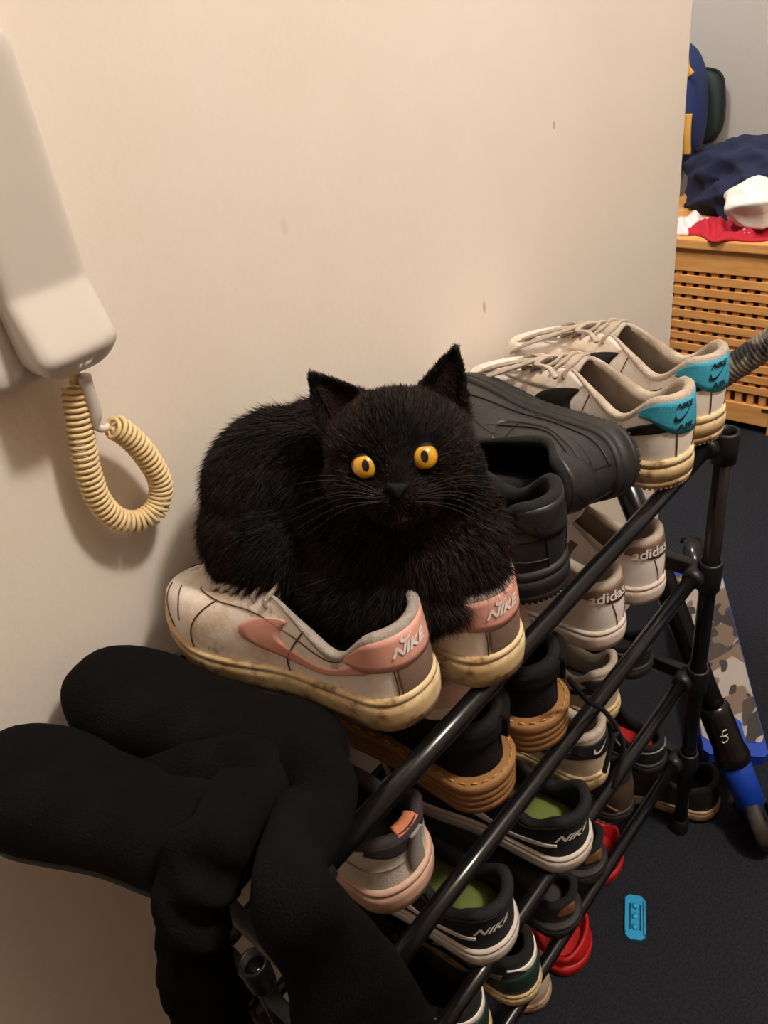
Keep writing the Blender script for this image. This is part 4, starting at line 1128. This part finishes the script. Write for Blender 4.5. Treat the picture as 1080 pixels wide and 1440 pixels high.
# head: skull, cheeks, muzzle, bridge, brow, chin
for px, py, w, r in ((563, 632, .0, (.051, .042, .044)), (513, 672, .006, (.026, .024, .028)), (622, 660, .006, (.028, .025, .028)), (563, 695, .018, (.028, .020, .026)),
                     (546, 700, .034, (.0125, .0105, .012)), (577, 697, .034, (.0125, .0105, .012)), (559, 665, .034, (.0105, .021, .014)), (557, 640, .030, (.014, .022, .016)), (564, 722, .026, (.012, .010, .012)),
                     (512, 630, .020, (.020, .013, .018)), (600, 618, .020, (.020, .013, .018)), (559, 688, .043, (.006, .006, .006))):
    ell(0, 0, 0, r, center=hp(px, py, w))
def ear(outer, inner, tip, dep=-.004):
    ns, na = 16, 11; f_, b_ = [], []
    for i in range(ns):
        s_ = i / (ns - 1)
        for j in range(na):
            a = j / (na - 1) * 2 - 1
            o_ = np.array(outer) * (1 - s_) + np.array(tip) * s_; n_ = np.array(inner) * (1 - s_) + np.array(tip) * s_
            bow = math.sin(math.pi * s_) * 5
            dirv = (np.array(outer) - np.array(inner)); dirv = dirv / np.linalg.norm(dirv)
            q = o_ * (1 - a) / 2 + n_ * (1 + a) / 2 - dirv * a * bow * (1 if a < 0 else .6)
            cup = (1 - a * a) * (1 - s_ ** 2)
            f_.append(hp(q[0], q[1], -dep - .012 * cup + .004 * s_)); b_.append(hp(q[0], q[1], -dep - .0055 - .020 * cup + .004 * s_))
    n = ns * na; vs = [bm.verts.new(p) for p in f_ + b_]
    I = lambda i, j: i * na + j
    for i in range(ns - 1):
        for j in range(na - 1):
            bm.faces.new([vs[I(i, j)], vs[I(i, j + 1)], vs[I(i + 1, j + 1)], vs[I(i + 1, j)]])
            bm.faces.new([vs[n + I(i, j)], vs[n + I(i + 1, j)], vs[n + I(i + 1, j + 1)], vs[n + I(i, j + 1)]])
    bd = [I(i, 0) for i in range(ns)] + [I(ns - 1, j) for j in range(1, na)] + [I(i, na - 1) for i in range(ns - 2, -1, -1)] + [I(0, j) for j in range(na - 2, 0, -1)]
    for a in range(len(bd)):
        b = (a + 1) % len(bd); bm.faces.new([vs[bd[a]], vs[bd[b]], vs[n + bd[b]], vs[n + bd[a]]])
EARS = (((455, 618), (532, 560), (434, 522)), ((660, 600), (578, 556), (643, 484)))
for e in EARS: ear(*e)
# tail curled along the wall side
tv = catmull([atd(372, 760, .68), atd(420, 745, .72), atd(500, 740, .73), atd(570, 760, .72)], 14)
tvx, tf = tube_geo(tv, np.linspace(.026, .016, 14), 14)
vs = [bm.verts.new(p) for p in tvx]
for f_ in tf: bm.faces.new([vs[i] for i in f_])
bmesh.ops.recalc_face_normals(bm, faces=bm.faces)
me = bpy.data.meshes.new('body_raw'); bm.to_mesh(me); bm.free()
tmp = bpy.data.objects.new('body_raw', me); COL.objects.link(tmp)
md = tmp.modifiers.new('r', 'REMESH'); md.mode = 'VOXEL'; md.voxel_size = .0024
ms = tmp.modifiers.new('s', 'SMOOTH'); ms.iterations = 7; ms.factor = .5
dg = bpy.context.evaluated_depsgraph_get(); dg.update()
bme = bpy.data.meshes.new_from_object(tmp.evaluated_get(dg))
bpy.data.objects.remove(tmp)
bme.transform(Matrix.Translation(-Vector(CO))); bme.shade_smooth(); bme.name = 'body'
fur_skin = mat('black_cat_skin', srgb(12, 10, 10), 0.9, spec=.1)
bme.materials.clear(); bme.materials.append(fur_skin)
body = bpy.data.objects.new('body', bme); COL.objects.link(body); body.parent = cat
nV = len(bme.vertices); co = np.empty(nV * 3); bme.vertices.foreach_get('co', co); co = co.reshape(-1, 3)
bme.calc_loop_triangles(); nT = len(bme.loop_triangles); tri = np.empty(nT * 3, dtype=np.int32); bme.loop_triangles.foreach_get('vertices', tri); tri = tri.reshape(-1, 3)
bvh = BVHTree.FromPolygons([Vector(c) for c in co], [list(map(int, t)) for t in tri])
def surf(px, py):
    o_ = Vector(CAM - CO); dr = Vector(ray(px, py)).normalized()
    hit = bvh.ray_cast(o_, dr)
    return np.array(hit[0]), np.array(hit[1])
# eyes
def eye_mat():
    M = bpy.data.materials.new('amber_eye'); M.use_nodes = True; nt = M.node_tree; N = nt.nodes; L = nt.links; p = N['Principled BSDF']
    p.inputs['Roughness'].default_value = .06; p.inputs['Coat Weight'].default_value = 1.0; p.inputs['Coat Roughness'].default_value = .02
    tc = N.new('ShaderNodeTexCoord'); sp = N.new('ShaderNodeSeparateXYZ'); L.new(tc.outputs['Object'], sp.inputs[0])
    def mth(op, a, b=None):
        n = N.new('ShaderNodeMath'); n.operation = op
        for i, v in enumerate((a, b)):
            if v is None: continue
            if isinstance(v, (int, float)): n.inputs[i].default_value = v
            else: L.new(v, n.inputs[i])
        return n.outputs[0]
    x, y = sp.outputs[0], sp.outputs[1]
    rr_ = mth('SQRT', mth('ADD', mth('MULTIPLY', x, x), mth('MULTIPLY', y, y)))
    ramp = N.new('ShaderNodeValToRGB'); L.new(mth('DIVIDE', rr_, .0100), ramp.inputs[0])
    e = ramp.color_ramp.elements; e[0].position = .25; e[0].color = srgb(206, 150, 40); e[1].position = .62; e[1].color = srgb(238, 176, 40)
    for pos, c in ((.80, srgb(214, 140, 22)), (.86, srgb(60, 34, 10)), (.92, srgb(8, 6, 5))):
        q = e.new(pos); q.color = c
    nz = N.new('ShaderNodeTexNoise'); nz.inputs['Scale'].default_value = 700; L.new(tc.outputs['Object'], nz.inputs['Vector'])
    mxn = N.new('ShaderNodeMix'); mxn.data_type = 'RGBA'; mxn.blend_type = 'MULTIPLY'; mxn.inputs['Factor'].default_value = .35; L.new(ramp.outputs[0], mxn.inputs[6]); L.new(nz.outputs['Fac'], mxn.inputs[7])
    pu = mth('ADD', mth('POWER', mth('ABSOLUTE', mth('DIVIDE', x, .0024)), 2.0), mth('POWER', mth('ABSOLUTE', mth('DIVIDE', y, .0040)), 2.0))
    ins = mth('LESS_THAN', pu, 1.0)
    mx = N.new('ShaderNodeMix'); mx.data_type = 'RGBA'; L.new(ins, mx.inputs['Factor']); L.new(mxn.outputs[2], mx.inputs[6]); mx.inputs[7].default_value = srgb(5, 4, 4)
    L.new(mx.outputs[2], p.inputs['Base Color'])
    return M
em = eye_mat()
lid_m = mat('black_eyelid', srgb(8, 7, 7), .45)
EYES = ((514, 655), (597, 642)); eye_c = []
for px, py in EYES:
    p, n = surf(px, py)
    tocam = (CAM - CO) - p; tocam /= np.linalg.norm(tocam)
    c = p - tocam * .0062
    bm = bmesh.new(); bmesh.ops.create_uvsphere(bm, u_segments=40, v_segments=24, radius=.0105)
    me = bpy.data.meshes.new('eye'); bm.to_mesh(me); bm.free(); me.shade_smooth(); me.materials.append(em)
    e = bpy.data.objects.new('eye', me); COL.objects.link(e); e.parent = cat
    ux = right - tocam * (right @ tocam); roll_ = -.16; ux /= np.linalg.norm(ux); uy = np.cross(tocam, ux)
    ux2 = ux * math.cos(roll_) - uy * math.sin(roll_); uy2 = np.cross(tocam, ux2)
    e.matrix_local = Matrix([[ux2[i], uy2[i], tocam[i], c[i]] for i in range(3)] + [[0, 0, 0, 1]])
    e['label'] = 'amber eye with dark oval pupil'
    eye_c.append(p)
    for lo_, sg_ in ((.0068, 1), (.0080, -1)):
        V, F = [], []; nn = 22
        for a in range(nn + 1):
            for b in range(9):
                yy = lo_ + (.0109 - lo_) * b / 8 - .0022 * (2 * a / nn - 1) ** 2 * (1 - b / 8); rr2 = math.sqrt(max(0, .0110 ** 2 - yy * yy)); th = math.pi * a / nn
                V.append((rr2 * math.cos(th), sg_ * yy, rr2 * math.sin(th)))
        F = [[a * 9 + b, (a + 1) * 9 + b, (a + 1) * 9 + b + 1, a * 9 + b + 1] for a in range(nn) for b in range(8)]
        obj('eyelid', V, F, lid_m, e)
# nose
p, n = surf(559, 690)
nose_m = mat('black_nose_leather', srgb(9, 8, 8), .7, spec=.2, bump=.4, bscale=900)
g = np.array([(0, .0045), (.006, .0048), (.0068, .0025), (.004, -.001), (.001, -.0048), (-.001, -.0048), (-.004, -.001), (-.0068, .0025), (-.006, .0048)])
R = []
for sc_, w in ((1.15, -.003), (1.05, .0008), (.8, .0022), (.3, .0030)):
    R.append([p + right * q[0] * sc_ - down * q[1] * sc_ - fwd * w for q in g])
fix_normals(obj('nose', *ring_loft(R, True, True, True), nose_m, cat))
wm = mat('dark_whisker', srgb(34, 31, 30), .6)
for sd in (-1, 1):
    for k in range(8):
        q0 = hp(560 + sd * 17 + sd * 3 * (k % 3), 697 + 4 * (k // 3), .044) - CO
        e0 = right * sd * (.05 + .012 * RNG.random()) + down * (.004 + .005 * (k - 4)) - fwd * (.012 - .02 * RNG.random())
        tube('whisker', catmull([q0, q0 + e0 * .5 - down * .004, q0 + e0 + down * .004], 10), np.linspace(.00022, .00006, 10), wm, cat, 4)
# dusky skin inside the ears
ear_in = mat('dusky_inner_ear', srgb(32, 22, 20), .85, color2=srgb(18, 13, 12), scale=90, spec=.03, bump=1.0, bscale=500)
for outer, inner, tip in EARS:
    V = []; ns, na = 12, 9
    outer, inner, tip = map(np.array, (outer, inner, tip))
    for i in range(ns):
        s_ = .14 + .58 * i / (ns - 1)
        for j in range(na):
            a = (j / (na - 1) * 2 - 1) * .52
            q_ = (outer * (1 - s_) + tip * s_) * (1 - a) / 2 + (inner * (1 - s_) + tip * s_) * (1 + a) / 2
            V.append(hp(q_[0], q_[1], 0.004 + .0018 - .0115 * (1 - a * a) * (1 - s_ ** 2) + .004 * s_) - CO)
    obj('inner_ear', V, [[i * na + j, i * na + j + 1, (i + 1) * na + j + 1, (i + 1) * na + j] for i in range(ns - 1) for j in range(na - 1)], ear_in, cat)
# fur: tapered hairs grown from the skin
def grow_fur(count):
    a, b, c = co[tri[:, 0]], co[tri[:, 1]], co[tri[:, 2]]
    cr = np.cross(b - a, c - a); ar = np.linalg.norm(cr, axis=1)
    idx = RNG.choice(nT, count, p=ar / ar.sum())
    u = RNG.random(count); v = RNG.random(count); fl = u + v > 1; u[fl] = 1 - u[fl]; v[fl] = 1 - v[fl]
    P = a[idx] + (b - a)[idx] * u[:, None] + (c - a)[idx] * v[:, None]
    Nn = cr[idx] / (ar[idx][:, None] + 1e-12)
    headc = hp(563, 650, .0) - CO; nosep = hp(559, 690, .045) - CO
    dh = np.linalg.norm(P - headc, axis=1)
    ishead = np.clip((.078 - dh) / .02, 0, 1)
    # ears
    q = (P + CO - CAM) @ RW; qx = 540 + FPX * q[:, 0] / q[:, 2]; qy = 720 + FPX * q[:, 1] / q[:, 2]
    earm = np.zeros(count)
    for o_, i_, t_ in EARS:
        dd = np.hypot(qx - (t_[0] * .6 + (o_[0] + i_[0]) * .2), qy - (t_[1] * .6 + (o_[1] + i_[1]) * .2)); earm = np.maximum(earm, np.clip((62 - dd) / 20, 0, 1) * (q[:, 2] < .60))
    flow_h = P - nosep
    rearp = atd(330, 800, .66) - CO
    flow_b = (rearp - P); flow_b /= np.linalg.norm(flow_b, axis=1)[:, None]; flow_b = flow_b + np.array([0, 0, -.9])
    chest = np.clip((qx - 500) / 80, 0, 1)
    flow_b = flow_b * (1 - .75 * chest[:, None]) + np.array([.15, -.2, -1.0]) * chest[:, None]
    eart = -down * 1.0
    fl_ = flow_h / (np.linalg.norm(flow_h, axis=1)[:, None] + 1e-9) * ishead[:, None] + flow_b * (1 - ishead[:, None])
    fl_ = fl_ * (1 - earm[:, None]) + eart * earm[:, None]
    fl_ = fl_ - Nn * (fl_ * Nn).sum(1)[:, None]; fl_ /= np.linalg.norm(fl_, axis=1)[:, None] + 1e-9
    fl_ += RNG.normal(size=(count, 3)) * .22
    L_ = (.017 * (1 - ishead) + .0075 * ishead) * (1 - earm) + .0042 * earm
    dn = np.linalg.norm(P - nosep, axis=1); L_ *= np.clip(dn / .045, .22, 1)
    L_ *= RNG.uniform(.6, 1.25, count)
    lift = .42 * (1 - ishead) + .34 * ishead
    d1 = Nn * lift[:, None] + fl_ * .8; d1 /= np.linalg.norm(d1, axis=1)[:, None]
    d2 = Nn * (lift * .35)[:, None] + fl_; d2 /= np.linalg.norm(d2, axis=1)[:, None]
    keep = np.ones(count, bool)
    for ec in eye_c: keep &= np.linalg.norm(P - ec, axis=1) > .0098
    keep &= np.linalg.norm(P - (surf(559, 690)[0]), axis=1) > .006
    P, d1, d2, L_ = P[keep], d1[keep], d2[keep], L_[keep]; n = len(P)
    sd_ = np.cross(d1, RNG.normal(size=(n, 3))); sd_ /= np.linalg.norm(sd_, axis=1)[:, None]
    w = (.00024 * RNG.uniform(.7, 1.3, n))[:, None]
    m1 = P + d1 * (L_ * .5)[:, None]; tip = m1 + d2 * (L_ * .5)[:, None]
    V = np.stack([P - sd_ * w, P + sd_ * w, m1 + sd_ * w * .8, m1 - sd_ * w * .8, tip], 1).reshape(-1, 3)
    me = bpy.data.meshes.new('fur')
    me.vertices.add(n * 5); me.vertices.foreach_set('co', V.ravel())
    base = np.arange(n)[:, None] * 5
    loops = np.concatenate([base + [0, 1, 2, 3], base + [3, 2, 4]], 1).ravel()
    me.loops.add(n * 7); me.loops.foreach_set('vertex_index', loops.astype(np.int32))
    st_ = np.stack([np.arange(n) * 7, np.arange(n) * 7 + 4], 1).ravel()
    me.polygons.add(n * 2); me.polygons.foreach_set('loop_start', st_.astype(np.int32))
    me.update(calc_edges=True); me.validate()
    fm = mat('black_brown_fur', srgb(13, 11, 10), .65, color2=srgb(38, 24, 17), scale=14, lo=.42, hi=.62, spec=.18)
    me.materials.append(fm)
    o = bpy.data.objects.new('fur', me); COL.objects.link(o); o.parent = cat; o['kind'] = 'stuff'
    return o
grow_fur(280000)
